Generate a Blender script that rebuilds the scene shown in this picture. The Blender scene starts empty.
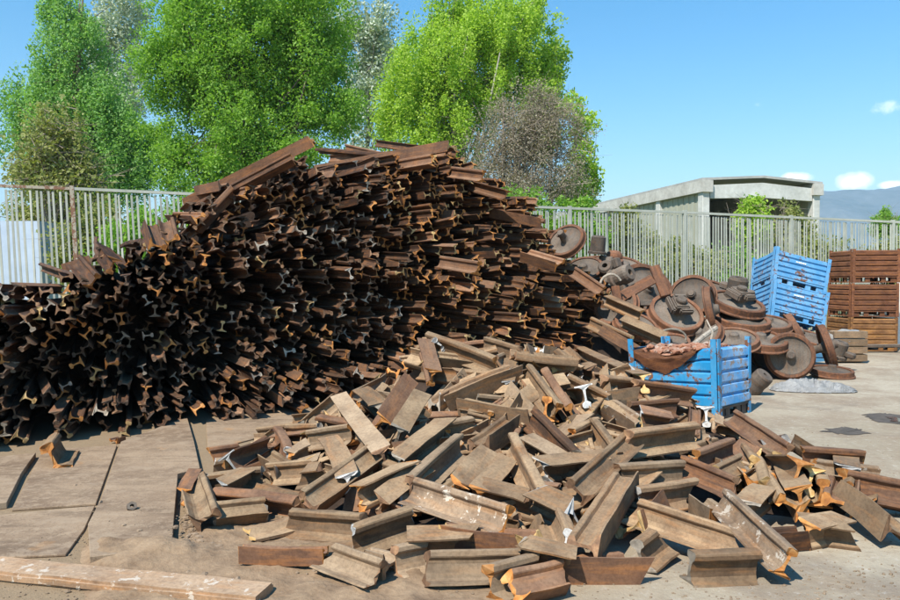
import bpy, bmesh, math, random
import numpy as np
from mathutils import Vector, Matrix, Euler, noise as mnoise

S = bpy.context.scene
C = S.collection
PI = math.pi
R = math.radians

# ------------------------------------------------------------------ camera
CAM_H, FPX, HORIZON = 1.55, 750.0, 280.0
PITCH = math.atan((300.0 - HORIZON) / FPX)
cam_data = bpy.data.cameras.new('camera')
cam_data.lens = 30.0
cam_data.sensor_width = 36.0
cam_data.clip_start = 0.05
cam_data.clip_end = 20000.0
cam = bpy.data.objects.new('camera', cam_data)
C.objects.link(cam)
cam.location = (0, 0, CAM_H)
cam.rotation_euler = (PI / 2 - PITCH, 0, 0)
S.camera = cam
EYE = Vector((0, 0, CAM_H))


def ray(px, py):
    x, y = (px - 450.0) / FPX, (300.0 - py) / FPX
    c, s = math.cos(PITCH), math.sin(PITCH)
    return Vector((x, c + y * s, y * c - s))


def at(px, py, Y):
    """World point that stands Y metres in front of the viewpoint on the sight line of a photo point."""
    d = ray(px, py)
    return EYE + d * (Y / d.y)


def on_ground(px, py, z=0.0):
    d = ray(px, py)
    return EYE + d * ((z - CAM_H) / d.z)


# ------------------------------------------------------------------ object helpers
def link_mesh(name, me, mats, parent=None):
    o = bpy.data.objects.new(name, me)
    C.objects.link(o)
    for m in (mats if isinstance(mats, (list, tuple)) else [mats]):
        me.materials.append(m)
    if parent is not None:
        o.parent = parent
    return o


def obj(name, bm, mats, parent=None, smooth=False):
    me = bpy.data.meshes.new(name)
    bm.to_mesh(me)
    bm.free()
    if smooth:
        for p in me.polygons:
            p.use_smooth = True
    return link_mesh(name, me, mats, parent)


def tag(o, label=None, cat=None, group=None, kind=None):
    if label:
        o['label'] = label
    if cat:
        o['category'] = cat
    if group:
        o['group'] = group
    if kind:
        o['kind'] = kind
    return o


def empty(name, label, cat, group=None, mat=None):
    o = bpy.data.objects.new(name, None)
    o.empty_display_size = 0.1
    C.objects.link(o)
    if mat is not None:
        o.matrix_world = mat
    return tag(o, label, cat, group)


def box(bm, c, s, rot=None, mi=0):
    ret = bmesh.ops.create_cube(bm, size=1.0)
    M = Matrix.Translation(Vector(c)) @ (rot.to_4x4() if rot is not None else Matrix.Identity(4)) @ Matrix.Diagonal((s[0], s[1], s[2], 1))
    bmesh.ops.transform(bm, matrix=M, verts=ret['verts'])
    for v in ret['verts']:
        for f in v.link_faces:
            f.material_index = mi
    return ret['verts']


def tube(bm, pts, radii, n=8, cap=True):
    rings = []
    prev = None
    for i, p in enumerate(pts):
        p = Vector(p)
        if i == 0:
            d = Vector(pts[1]) - p
        elif i == len(pts) - 1:
            d = p - Vector(pts[i - 1])
        else:
            d = Vector(pts[i + 1]) - Vector(pts[i - 1])
        d.normalize()
        a = prev if prev is not None else (Vector((0, 0, 1)) if abs(d.z) < 0.9 else Vector((1, 0, 0)))
        a = (a - d * a.dot(d)).normalized()
        prev = a
        b = d.cross(a)
        r = radii[i] if isinstance(radii, (list, tuple)) else radii
        rings.append([bm.verts.new(p + a * (r * math.cos(2 * PI * k / n)) + b * (r * math.sin(2 * PI * k / n))) for k in range(n)])
    for i in range(len(rings) - 1):
        for k in range(n):
            bm.faces.new((rings[i][k], rings[i][(k + 1) % n], rings[i + 1][(k + 1) % n], rings[i + 1][k]))
    if cap:
        bm.faces.new(rings[0][::-1])
        bm.faces.new(rings[-1])


def lathe(bm, prof, n=40, closed=False, mi=0):
    """Revolve (radius, height) points about local Z."""
    rings = []
    for r, z in prof:
        if r < 1e-5:
            rings.append([bm.verts.new((0, 0, z))])
        else:
            rings.append([bm.verts.new((r * math.cos(2 * PI * k / n), r * math.sin(2 * PI * k / n), z)) for k in range(n)])
    pairs = list(zip(rings[:-1], rings[1:]))
    if closed:
        pairs.append((rings[-1], rings[0]))
    for A, B in pairs:
        for k in range(n):
            k2 = (k + 1) % n
            if len(A) == 1 and len(B) == 1:
                continue
            if len(A) == 1:
                f = bm.faces.new((A[0], B[k2], B[k]))
            elif len(B) == 1:
                f = bm.faces.new((A[k], A[k2], B[0]))
            else:
                f = bm.faces.new((A[k], A[k2], B[k2], B[k]))
            f.material_index = mi
    bmesh.ops.recalc_face_normals(bm, faces=bm.faces)


def frame(origin, x, up):
    """Matrix with local X along x and local Z as near to up as it gets."""
    x = Vector(x).normalized()
    z = Vector(up) - x * Vector(up).dot(x)
    if z.length < 1e-4:
        z = Vector((0, 1, 0)) - x * x.y
    z.normalize()
    y = z.cross(x)
    M = Matrix((x, y, z)).transposed().to_4x4()
    M.translation = Vector(origin)
    return M


def axis_frame(origin, zdir, hint=(0, 0, 1)):
    """Matrix with local Z along zdir."""
    z = Vector(zdir).normalized()
    h = Vector(hint)
    x = h - z * h.dot(z)
    if x.length < 1e-3:
        x = Vector((1, 0, 0)) - z * z.x
    x.normalize()
    y = z.cross(x)
    M = Matrix((x, y, z)).transposed().to_4x4()
    M.translation = Vector(origin)
    return M


# ------------------------------------------------------------------ materials
class NT:
    def __init__(self, name):
        self.m = bpy.data.materials.new(name)
        self.m.use_nodes = True
        self.t = self.m.node_tree
        self.t.nodes.clear()
        self.out = self.t.nodes.new('ShaderNodeOutputMaterial')
        self.b = self.t.nodes.new('ShaderNodeBsdfPrincipled')
        self.t.links.new(self.b.outputs[0], self.out.inputs['Surface'])

    def n(self, kind, **kw):
        nd = self.t.nodes.new(kind)
        for k, v in kw.items():
            if k in nd.inputs:
                nd.inputs[k].default_value = v
            else:
                setattr(nd, k, v)
        return nd

    def l(self, a, b):
        self.t.links.new(a, b)

    def coords(self, per_object=True, which='Object', scale=(1, 1, 1)):
        tc = self.n('ShaderNodeTexCoord')
        mp = self.n('ShaderNodeMapping')
        mp.inputs['Scale'].default_value = scale
        self.l(tc.outputs[which], mp.inputs['Vector'])
        if per_object:
            oi = self.n('ShaderNodeObjectInfo')
            mu = self.n('ShaderNodeMath', operation='MULTIPLY')
            mu.inputs[1].default_value = 57.0
            self.l(oi.outputs['Random'], mu.inputs[0])
            self.l(mu.outputs[0], mp.inputs['Location'])
        return mp.outputs['Vector']

    def noise(self, vec, scale, detail=4, rough=0.6, dist=0.0):
        nd = self.n('ShaderNodeTexNoise')
        nd.inputs['Scale'].default_value = scale
        nd.inputs['Detail'].default_value = detail
        nd.inputs['Roughness'].default_value = rough
        nd.inputs['Distortion'].default_value = dist
        self.l(vec, nd.inputs['Vector'])
        return nd.outputs['Fac']

    def ramp(self, fac, stops, interp='LINEAR'):
        r = self.n('ShaderNodeValToRGB')
        r.color_ramp.interpolation = interp
        els = r.color_ramp.elements
        while len(els) < len(stops):
            els.new(0.5)
        for e, (p, c) in zip(els, stops):
            e.position = p
            e.color = (c, c, c, 1) if isinstance(c, (int, float)) else (*c, 1)
        self.l(fac, r.inputs['Fac'])
        return r.outputs['Color']

    def mix(self, fac, a, b, blend='MIX'):
        m = self.n('ShaderNodeMix', data_type='RGBA', blend_type=blend)
        for sock, v in ((m.inputs[0], fac), (m.inputs[6], a), (m.inputs[7], b)):
            if isinstance(v, (int, float)):
                sock.default_value = v
            elif isinstance(v, tuple):
                sock.default_value = (*v, 1)
            else:
                self.l(v, sock)
        return m.outputs[2]

    def math(self, op, a, b=0.0, clamp=False):
        m = self.n('ShaderNodeMath', operation=op, use_clamp=clamp)
        for i, v in enumerate((a, b)):
            if isinstance(v, (int, float)):
                m.inputs[i].default_value = v
            else:
                self.l(v, m.inputs[i])
        return m.outputs[0]

    def bump(self, height, strength=0.4, dist=0.01):
        b = self.n('ShaderNodeBump')
        b.inputs['Strength'].default_value = strength
        b.inputs['Distance'].default_value = dist
        self.l(height, b.inputs['Height'])
        self.l(b.outputs['Normal'], self.b.inputs['Normal'])

    def done(self, color, rough=0.8, metallic=0.0, spec=0.3):
        if isinstance(color, tuple):
            self.b.inputs['Base Color'].default_value = (*color, 1)
        else:
            self.l(color, self.b.inputs['Base Color'])
        if isinstance(rough, (int, float)):
            self.b.inputs['Roughness'].default_value = rough
        else:
            self.l(rough, self.b.inputs['Roughness'])
        self.b.inputs['Metallic'].default_value = metallic
        self.b.inputs['Specular IOR Level'].default_value = spec
        return self.m


def rust_material(name, dark, mid, dust, orange, dust_amt=0.5, flakes=0.0, spread=0.35):
    t = NT(name)
    v = t.coords(True, 'Object')
    vs = t.coords(True, 'Object', (1.2, 9.0, 9.0))      # streaks along the length
    n1 = t.noise(v, 4.5, 6, 0.6, 0.5)
    n2 = t.noise(vs, 3.0, 5, 0.6)
    n3 = t.noise(v, 45.0, 4, 0.7)
    base = t.mix(t.ramp(n1, [(0.32, 0.0), (0.62, 1.0)]), dark, mid)
    base = t.mix(t.math('MULTIPLY', t.ramp(n2, [(0.48, 0.0), (0.66, 1.0)]), 0.7), base, orange)
    oi = t.n('ShaderNodeObjectInfo')
    # dust that has settled on the faces that look up
    ge = t.n('ShaderNodeNewGeometry')
    sp = t.n('ShaderNodeSeparateXYZ')
    t.l(ge.outputs['Normal'], sp.inputs[0])
    upw = t.ramp(sp.outputs['Z'], [(0.0, 0.25), (0.75, 1.0)])
    d = t.math('MULTIPLY', t.ramp(t.noise(v, 4.0, 5, 0.6), [(0.3, 0.25), (0.6, 1.0)]), upw)
    rv = t.math('ADD', t.math('MULTIPLY', oi.outputs['Random'], spread), dust_amt - spread * 0.5)
    base = t.mix(t.math('MULTIPLY', d, rv, True), base, dust)
    base = t.mix(t.math('MULTIPLY', t.ramp(n3, [(0.40, 1.0), (0.55, 0.0)]), 0.25), base, tuple(c * 0.45 for c in dark))
    if flakes > 0:
        fl = t.ramp(t.noise(v, 13.0, 5, 0.7, 0.4), [(0.66 - 0.14 * flakes, 0.0), (0.70 - 0.14 * flakes, 1.0)])
        base = t.mix(t.math('MULTIPLY', fl, 0.75), base, (0.56, 0.49, 0.40))
    hs = t.n('ShaderNodeHueSaturation')
    t.l(base, hs.inputs['Color'])
    wn = t.n('ShaderNodeTexWhiteNoise', noise_dimensions='1D')
    t.l(oi.outputs['Random'], wn.inputs['W'])
    t.l(t.math('ADD', t.math('MULTIPLY', wn.outputs['Value'], 0.42), 0.74), hs.inputs['Value'])
    t.bump(t.math('ADD', t.math('MULTIPLY', n3, 0.5), n1), 0.55, 0.006)
    return t.done(hs.outputs['Color'], 0.82, 0.0, 0.25)


M = {}
M['rail_pile'] = rust_material('rust_pile', (0.024, 0.012, 0.0075), (0.082, 0.040, 0.023), (0.200, 0.120, 0.070), (0.24, 0.090, 0.026), 0.32)
M['rail_heap'] = rust_material('rust_heap', (0.070, 0.039, 0.023), (0.190, 0.112, 0.062), (0.390, 0.272, 0.160), (0.31, 0.130, 0.040), 0.72, spread=0.6)
M['rail_flaked'] = rust_material('rust_flaked', (0.080, 0.048, 0.031), (0.205, 0.130, 0.080), (0.40, 0.295, 0.195), (0.30, 0.140, 0.05), 0.72, flakes=0.5)
M['rail_red'] = rust_material('rust_red', (0.070, 0.033, 0.021), (0.175, 0.084, 0.046), (0.33, 0.205, 0.125), (0.32, 0.125, 0.038), 0.55, spread=0.5)
M['rail_dusty'] = rust_material('rust_dusty', (0.110, 0.070, 0.043), (0.235, 0.158, 0.096), (0.37, 0.265, 0.168), (0.31, 0.175, 0.085), 0.95)
M['wheel_tyre'] = rust_material('tyre_rust', (0.065, 0.030, 0.019), (0.175, 0.078, 0.042), (0.26, 0.15, 0.095), (0.27, 0.10, 0.038), 0.4)
M['wheel_disc'] = rust_material('disc_grey', (0.050, 0.039, 0.031), (0.135, 0.106, 0.083), (0.24, 0.20, 0.16), (0.15, 0.085, 0.048), 0.5)
M['axle_dark'] = rust_material('axle_dark', (0.040, 0.030, 0.025), (0.105, 0.082, 0.065), (0.25, 0.205, 0.16), (0.15, 0.08, 0.045), 0.55)
M['bar_peeling'] = rust_material('bar_peeling', (0.17, 0.095, 0.052), (0.34, 0.205, 0.115), (0.50, 0.37, 0.25), (0.42, 0.20, 0.075), 0.7, flakes=0.6)


def end_material(name, a, b, c):
    t = NT(name)
    v = t.coords(True, 'Object')
    n = t.noise(v, 18.0, 4, 0.6)
    col = t.ramp(n, [(0.3, a), (0.5, b), (0.7, c)])
    oi = t.n('ShaderNodeObjectInfo')
    wn = t.n('ShaderNodeTexWhiteNoise', noise_dimensions='1D')
    t.l(oi.outputs['Random'], wn.inputs['W'])
    hs = t.n('ShaderNodeHueSaturation')
    t.l(col, hs.inputs['Color'])
    t.l(t.math('ADD', t.math('MULTIPLY', wn.outputs['Value'], 0.8), 0.5), hs.inputs['Value'])
    t.bump(n, 0.4, 0.006)
    return t.done(hs.outputs['Color'], 0.75, 0.0, 0.3)


M['end_orange'] = end_material('cut_end_orange', (0.26, 0.095, 0.026), (0.46, 0.185, 0.045), (0.56, 0.29, 0.11))
M['end_dark'] = end_material('cut_end_dark', (0.045, 0.030, 0.022), (0.095, 0.060, 0.038), (0.17, 0.105, 0.062))
M['end_brown'] = end_material('cut_end_brown', (0.13, 0.075, 0.045), (0.24, 0.13, 0.07), (0.36, 0.21, 0.11))
M['end_tan'] = end_material('cut_end_tan', (0.34, 0.20, 0.075), (0.52, 0.33, 0.13), (0.64, 0.47, 0.25))
M['end_white'] = end_material('cut_end_white', (0.30, 0.27, 0.24), (0.50, 0.48, 0.45), (0.64, 0.62, 0.59))
M['end_grey'] = end_material('cut_end_grey', (0.20, 0.165, 0.13), (0.33, 0.28, 0.22), (0.43, 0.36, 0.28))


def ground_material():
    t = NT('yard_ground')
    v = t.coords(False, 'Object')
    big = t.noise(v, 0.22, 5, 0.6, 0.3)
    midn = t.noise(v, 1.3, 6, 0.65, 0.2)
    fine = t.noise(v, 16.0, 5, 0.75)
    grit = t.noise(v, 90.0, 3, 0.7)
    col = t.mix(t.ramp(big, [(0.35, 0.0), (0.65, 1.0)]), (0.315, 0.262, 0.185), (0.42, 0.362, 0.272))
    col = t.mix(t.math('MULTIPLY', t.ramp(midn, [(0.44, 0.0), (0.60, 1.0)]), 0.7), col, (0.255, 0.190, 0.130))
    col = t.mix(t.math('MULTIPLY', t.ramp(fine, [(0.52, 0.0), (0.66, 1.0)]), 0.5), col, (0.235, 0.18, 0.13))
    col = t.mix(t.math('MULTIPLY', t.ramp(fine, [(0.32, 1.0), (0.44, 0.0)]), 0.6), col, (0.52, 0.47, 0.40))
    vo = t.n('ShaderNodeTexVoronoi', feature='F1')
    vo.inputs['Scale'].default_value = 34.0
    t.l(v, vo.inputs['Vector'])
    peb = t.ramp(vo.outputs['Distance'], [(0.10, 1.0), (0.20, 0.0)])
    col = t.mix(t.math('MULTIPLY', peb, t.math('MULTIPLY', t.ramp(midn, [(0.5, 0.0), (0.6, 1.0)]), 0.55)), col, (0.17, 0.13, 0.10))
    stain = t.ramp(t.noise(v, 0.8, 5, 0.65, 0.8), [(0.56, 0.0), (0.64, 1.0)])
    col = t.mix(t.math('MULTIPLY', stain, 0.45), col, (0.20, 0.165, 0.13))
    # dirt and rust dust lie thick round the scrap on the near left side and thin out towards the open concrete
    sp = t.n('ShaderNodeSeparateXYZ')
    t.l(v, sp.inputs[0])
    side = t.math('ADD', sp.outputs['X'], t.math('MULTIPLY', sp.outputs['Y'], -0.15))
    side = t.math('ADD', side, t.math('MULTIPLY', midn, 1.6))
    dirt = t.ramp(t.math('MULTIPLY', t.math('ADD', side, 6.0), 0.1), [(0.55, 0.9), (0.78, 0.0)])
    col = t.mix(dirt, col, t.mix(fine, (0.185, 0.126, 0.072), (0.31, 0.222, 0.134)))
    t.bump(t.math('ADD', t.math('MULTIPLY', midn, 1.2), t.math('ADD', fine, t.math('MULTIPLY', grit, 0.35))), 0.6, 0.018)
    return t.done(col, 0.92, 0.0, 0.2)


M['ground'] = ground_material()


def plate_material():
    t = NT('dusty_steel_plate')
    v = t.coords(True, 'Object')
    a = t.noise(v, 1.6, 6, 0.65, 0.4)
    b = t.noise(v, 14.0, 5, 0.7)
    c = t.noise(t.coords(True, 'Object', (0.6, 4.0, 1.0)), 2.2, 5, 0.6)
    col = t.mix(t.ramp(a, [(0.35, 0.0), (0.65, 1.0)]), (0.185, 0.124, 0.078), (0.335, 0.238, 0.152))
    col = t.mix(t.math('MULTIPLY', t.ramp(c, [(0.5, 0.0), (0.7, 1.0)]), 0.55), col, (0.105, 0.070, 0.044))
    col = t.mix(t.math('MULTIPLY', t.ramp(b, [(0.5, 0.0), (0.62, 1.0)]), 0.6), col, (0.36, 0.265, 0.175))
    col = t.mix(t.math('MULTIPLY', t.ramp(t.noise(v, 60.0, 3, 0.7), [(0.36, 1.0), (0.46, 0.0)]), 0.5), col, (0.13, 0.088, 0.056))
    col = t.mix(t.math('MULTIPLY', t.ramp(t.noise(v, 3.4, 5, 0.7, 0.8), [(0.54, 0.0), (0.62, 1.0)]), 0.55), col, (0.33, 0.245, 0.165))
    col = t.mix(t.math('MULTIPLY', t.ramp(t.noise(v, 2.3, 3, 0.5), [(0.66, 0.0), (0.72, 1.0)]), 0.6), col, (0.40, 0.20, 0.07))
    t.bump(t.math('ADD', a, t.math('MULTIPLY', b, 0.5)), 0.4, 0.012)
    return t.done(col, 0.8, 0.0, 0.3)


M['plate'] = plate_material()


def paint_material(name, paint, worn, wear=0.55, rust=(0.16, 0.07, 0.035), rough=0.55):
    t = NT(name)
    v = t.coords(True, 'Object')
    a = t.noise(v, 3.0, 6, 0.65, 0.3)
    b = t.noise(v, 14.0, 5, 0.7, 0.3)
    c = t.noise(t.coords(True, 'Object', (1, 1, 0.25)), 20.0, 4, 0.6)
    col = t.mix(t.ramp(a, [(0.4, 0.0), (0.65, 1.0)]), paint, worn)
    col = t.mix(t.math('MULTIPLY', t.ramp(c, [(0.55, 0.0), (0.72, 1.0)]), 0.35), col, tuple(x * 0.6 for x in paint))
    rs = t.ramp(t.math('ADD', t.math('MULTIPLY', b, 0.6), t.math('MULTIPLY', a, 0.4)), [(1.0 - wear * 0.78, 0.0), (1.04 - wear * 0.78, 1.0)])
    col = t.mix(rs, col, rust)
    t.bump(t.math('ADD', a, t.math('MULTIPLY', b, 0.4)), 0.25, 0.008)
    return t.done(col, rough, 0.0, 0.4)


M['blue'] = paint_material('blue_paint', (0.014, 0.215, 0.44), (0.09, 0.31, 0.50), 0.615)
M['blue_worn'] = paint_material('blue_paint_worn', (0.06, 0.30, 0.62), (0.32, 0.46, 0.62), 0.60, (0.30, 0.22, 0.17))
M['blue_pale'] = paint_material('pale_blue_paint', (0.075, 0.255, 0.47), (0.16, 0.35, 0.55), 0.585)
M['crate_rust'] = rust_material('crate_rust', (0.085, 0.032, 0.017), (0.20, 0.078, 0.038), (0.29, 0.145, 0.08), (0.34, 0.13, 0.04), 0.45)
M['crate_ochre'] = rust_material('crate_ochre', (0.085, 0.036, 0.016), (0.23, 0.105, 0.040), (0.34, 0.19, 0.085), (0.46, 0.21, 0.05), 0.5)
M['fence'] = paint_material('fence_paint', (0.345, 0.36, 0.295), (0.44, 0.445, 0.38), 0.49, (0.24, 0.16, 0.09), 0.7)
M['fence_rusty'] = paint_material('fence_paint_rusty', (0.36, 0.32, 0.24), (0.42, 0.36, 0.27), 0.66, (0.21, 0.105, 0.06), 0.7)
M['white_paint'] = paint_material('white_paint', (0.72, 0.72, 0.70), (0.62, 0.60, 0.55), 0.42, (0.35, 0.3, 0.24))
M['mark_white'] = NT('white_marking').done((0.78, 0.80, 0.82), 0.6)
M['slot_dark'] = NT('dark_inside').done((0.02, 0.018, 0.016), 0.9)


def simple_noise(name, a, b, scale, rough=0.85, bump=0.3, dist=0.01, per=True, stretch=(1, 1, 1)):
    t = NT(name)
    v = t.coords(per, 'Object', stretch)
    n = t.noise(v, scale, 6, 0.65, 0.2)
    n2 = t.noise(v, scale * 6, 4, 0.6)
    f = t.math('ADD', t.math('MULTIPLY', n, 0.7), t.math('MULTIPLY', n2, 0.3))
    t.bump(f, bump, dist)
    return t.done(t.ramp(f, [(0.35, a), (0.65, b)]), rough)


M['concrete'] = simple_noise('weathered_concrete', (0.34, 0.32, 0.28), (0.56, 0.54, 0.49), 1.2)
M['concrete_white'] = simple_noise('whitewashed_concrete', (0.40, 0.395, 0.36), (0.62, 0.61, 0.57), 1.0)
M['shed_panel'] = simple_noise('shed_panel', (0.30, 0.30, 0.235), (0.39, 0.39, 0.315), 0.6, stretch=(6, 6, 0.3))
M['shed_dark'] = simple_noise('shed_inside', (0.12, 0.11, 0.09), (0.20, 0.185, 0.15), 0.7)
M['roof'] = simple_noise('shed_roof', (0.30, 0.29, 0.27), (0.44, 0.43, 0.40), 1.0)
M['bark'] = simple_noise('bark', (0.085, 0.066, 0.050), (0.19, 0.155, 0.12), 5.0, stretch=(3, 3, 0.6))
M['bark_pale'] = simple_noise('pale_bark', (0.24, 0.22, 0.19), (0.40, 0.37, 0.32), 5.0, stretch=(3, 3, 0.6))
M['twig'] = simple_noise('dry_twig', (0.16, 0.125, 0.095), (0.28, 0.23, 0.18), 4.0)
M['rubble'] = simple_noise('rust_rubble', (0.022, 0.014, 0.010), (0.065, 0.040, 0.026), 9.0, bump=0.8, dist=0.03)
M['stone'] = simple_noise('dusty_stone', (0.15, 0.105, 0.068), (0.31, 0.225, 0.15), 3.0)
M['dirt'] = simple_noise('brown_dirt', (0.175, 0.112, 0.065), (0.325, 0.225, 0.138), 5.0, rough=0.95, bump=0.9, dist=0.03, per=False)
M['pale_chip'] = simple_noise('pale_chip', (0.50, 0.47, 0.42), (0.66, 0.63, 0.57), 8.0)
M['foil'] = simple_noise('crumpled_grey_sheet', (0.34, 0.335, 0.325), (0.56, 0.555, 0.54), 6.0, rough=0.5, bump=0.5)
M['tarp'] = simple_noise('grey_tarp', (0.16, 0.16, 0.155), (0.32, 0.315, 0.30), 4.0)
M['mountain'] = simple_noise('mountain_rock', (0.028, 0.060, 0.050), (0.15, 0.17, 0.165), 0.006, per=False, bump=0.0)
M['grass'] = simple_noise('rough_grass', (0.075, 0.13, 0.030), (0.22, 0.22, 0.095), 0.9, per=False)
M['oil_stain'] = simple_noise('oily_wet_patch', (0.06, 0.05, 0.04), (0.13, 0.105, 0.082), 9.0, rough=0.75)
M['water'] = NT('puddle_water').done((0.06, 0.065, 0.07), 0.04, 0.0, 0.6)
M['orange_paint'] = paint_material('orange_paint', (0.55, 0.16, 0.03), (0.50, 0.2, 0.06), 0.4)
M['pale_wall'] = simple_noise('pale_blue_render', (0.36, 0.42, 0.52), (0.48, 0.54, 0.63), 0.5, per=False)
M['scrap_red'] = rust_material('scrap_red', (0.16, 0.05, 0.028), (0.42, 0.17, 0.09), (0.58, 0.38, 0.28), (0.48, 0.18, 0.07), 0.6, flakes=0.7)


def leaf_material(name, a, b, trans=0.5):
    t = NT(name)
    ge = t.n('ShaderNodeNewGeometry')
    col = t.ramp(ge.outputs['Random Per Island'], [(0.0, a), (1.0, b)])
    t.done(col, 0.55, 0.0, 0.35)
    tr = t.n('ShaderNodeBsdfTranslucent')
    gm = t.mix(1.0, col, (1.15, 1.25, 0.55), 'MULTIPLY')
    t.l(gm, tr.inputs['Color'])
    ms = t.n('ShaderNodeMixShader')
    ms.inputs[0].default_value = trans
    t.l(t.b.outputs[0], ms.inputs[1])
    t.l(tr.outputs[0], ms.inputs[2])
    t.l(ms.outputs[0], t.out.inputs['Surface'])
    return t.m


M['leaf_bright'] = leaf_material('leaves_bright_green', (0.165, 0.330, 0.042), (0.310, 0.490, 0.080))
M['leaf_blue'] = leaf_material('leaves_blue_green', (0.190, 0.370, 0.100), (0.330, 0.520, 0.170))
M['leaf_yellow'] = leaf_material('leaves_yellow_green', (0.310, 0.470, 0.050), (0.470, 0.620, 0.100))
M['leaf_silver'] = leaf_material('leaves_silver', (0.33, 0.40, 0.30), (0.55, 0.60, 0.50), 0.3)
M['leaf_brown'] = leaf_material('leaves_brown', (0.25, 0.21, 0.155), (0.40, 0.35, 0.26), 0.35)
M['leaf_olive'] = leaf_material('leaves_olive', (0.20, 0.24, 0.060), (0.38, 0.38, 0.14), 0.4)

# ------------------------------------------------------------------ the setting
rg = random.Random(11)


def sheet(name, x0, x1, y0, y1, z, mat, nx=1, ny=1, amp=0.0):
    bm = bmesh.new()
    vs = [[bm.verts.new((x0 + (x1 - x0) * i / nx, y0 + (y1 - y0) * j / ny, z)) for i in range(nx + 1)] for j in range(ny + 1)]
    for j in range(ny):
        for i in range(nx):
            bm.faces.new((vs[j][i], vs[j][i + 1], vs[j + 1][i + 1], vs[j + 1][i]))
    return tag(obj(name, bm, mat), kind='structure')


sheet('ground', -6000, 6000, -200, 9000, 0.0, M['ground'])

FX0, FY0, FSL = -7.8, 13.0, 0.294         # the fence line: Y = FY0 + FSL (X - FX0)


def fence_y(x):
    return FY0 + FSL * (x - FX0)


bm = bmesh.new()
vs = [bm.verts.new(p) for p in ((-60, fence_y(-60) + .35, .006), (70, fence_y(70) + .35, .006), (400, 900, .006), (-400, 900, .006))]
bm.faces.new(vs)
tag(obj('grass_field', bm, M['grass']), kind='structure')


def ground_patch(name, pts, z, mat, seed, rough=0.12):
    """An irregular flat patch lying on the ground, outlined on the ground plane."""
    r = random.Random(seed)
    out = []
    n = len(pts)
    for i in range(n):
        a, b = Vector(pts[i]), Vector(pts[(i + 1) % n])
        for k in range(6):
            p = a.lerp(b, k / 6)
            p += Vector((r.uniform(-1, 1), r.uniform(-1, 1), 0)) * rough
            p.z = z
            out.append(p)
    bm = bmesh.new()
    bm.faces.new([bm.verts.new(p) for p in out])
    return obj(name, bm, mat)


p = ground_patch('wet_patch', [on_ground(*q) for q in ((822, 432), (838, 427), (858, 429), (866, 433), (848, 436))], .005, M['oil_stain'], 3, .05)
tag(p, 'dark oily stain on the pale concrete in front of the wheels', 'stain')
p = ground_patch('puddle', [on_ground(*q) for q in ((884, 417), (900, 419), (930, 420), (925, 424), (893, 422))], .010, M['water'], 4, .03)
tag(p, 'shallow puddle reflecting the sky on the concrete', 'puddle')
p = ground_patch('wet_patch', [on_ground(*q) for q in ((866, 415), (882, 413), (905, 416), (932, 419), (930, 426), (890, 424), (872, 420))], .005, M['oil_stain'], 5, .05)
tag(p, 'dark damp patch round the puddle on the concrete', 'stain')

# mountains far off
bm = bmesh.new()
NXM, NYM = 150, 30
grid = []
for j in range(NYM + 1):
    row = []
    for i in range(NXM + 1):
        x = -1500 + 5500 * i / NXM
        y = 2300 + 1500 * j / NYM
        prof = math.sin(PI * min(1, max(0, j / NYM))) ** 0.8
        # ridge height along X
        base = 372 * max(0.0, min(1.0, (x - 1020) / 330.0)) ** 0.6
        h = base * prof * (0.97 + 0.10 * mnoise.fractal(Vector((x / 420, y / 420, 0)), 1.0, 2.0, 5))
        row.append(bm.verts.new((x, y, max(0, h) - 3)))
    grid.append(row)
for j in range(NYM):
    for i in range(NXM):
        bm.faces.new((grid[j][i], grid[j][i + 1], grid[j + 1][i + 1], grid[j + 1][i]))
tag(obj('mountains', bm, M['mountain'], smooth=True), kind='structure')

# ------------------------------------------------------------------ sky, sun, air
SUN = Vector((-0.35, -0.52, 0.775)).normalized()
el = math.asin(SUN.z)
az = math.atan2(SUN.x, SUN.y)
w = bpy.data.worlds.new('World')
S.world = w
w.use_nodes = True
nt = w.node_tree
nt.nodes.clear()
wo = nt.nodes.new('ShaderNodeOutputWorld')
bg = nt.nodes.new('ShaderNodeBackground')
sky = nt.nodes.new('ShaderNodeTexSky')
sky.sky_type = 'NISHITA'
sky.sun_disc = False
sky.sun_elevation = el
sky.sun_rotation = az
sky.altitude = 300
sky.air_density = 1.25
sky.dust_density = 0.1
sky.ozone_density = 2.2
bg.inputs['Strength'].default_value = 0.12
tc = nt.nodes.new('ShaderNodeTexCoord')


def wmath(op, a, b=0.0, clamp=False):
    m = nt.nodes.new('ShaderNodeMath')
    m.operation = op
    m.use_clamp = clamp
    for i, v in enumerate((a, b)):
        if isinstance(v, (int, float)):
            m.inputs[i].default_value = v
        else:
            nt.links.new(v, m.inputs[i])
    return m.outputs[0]


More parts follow.
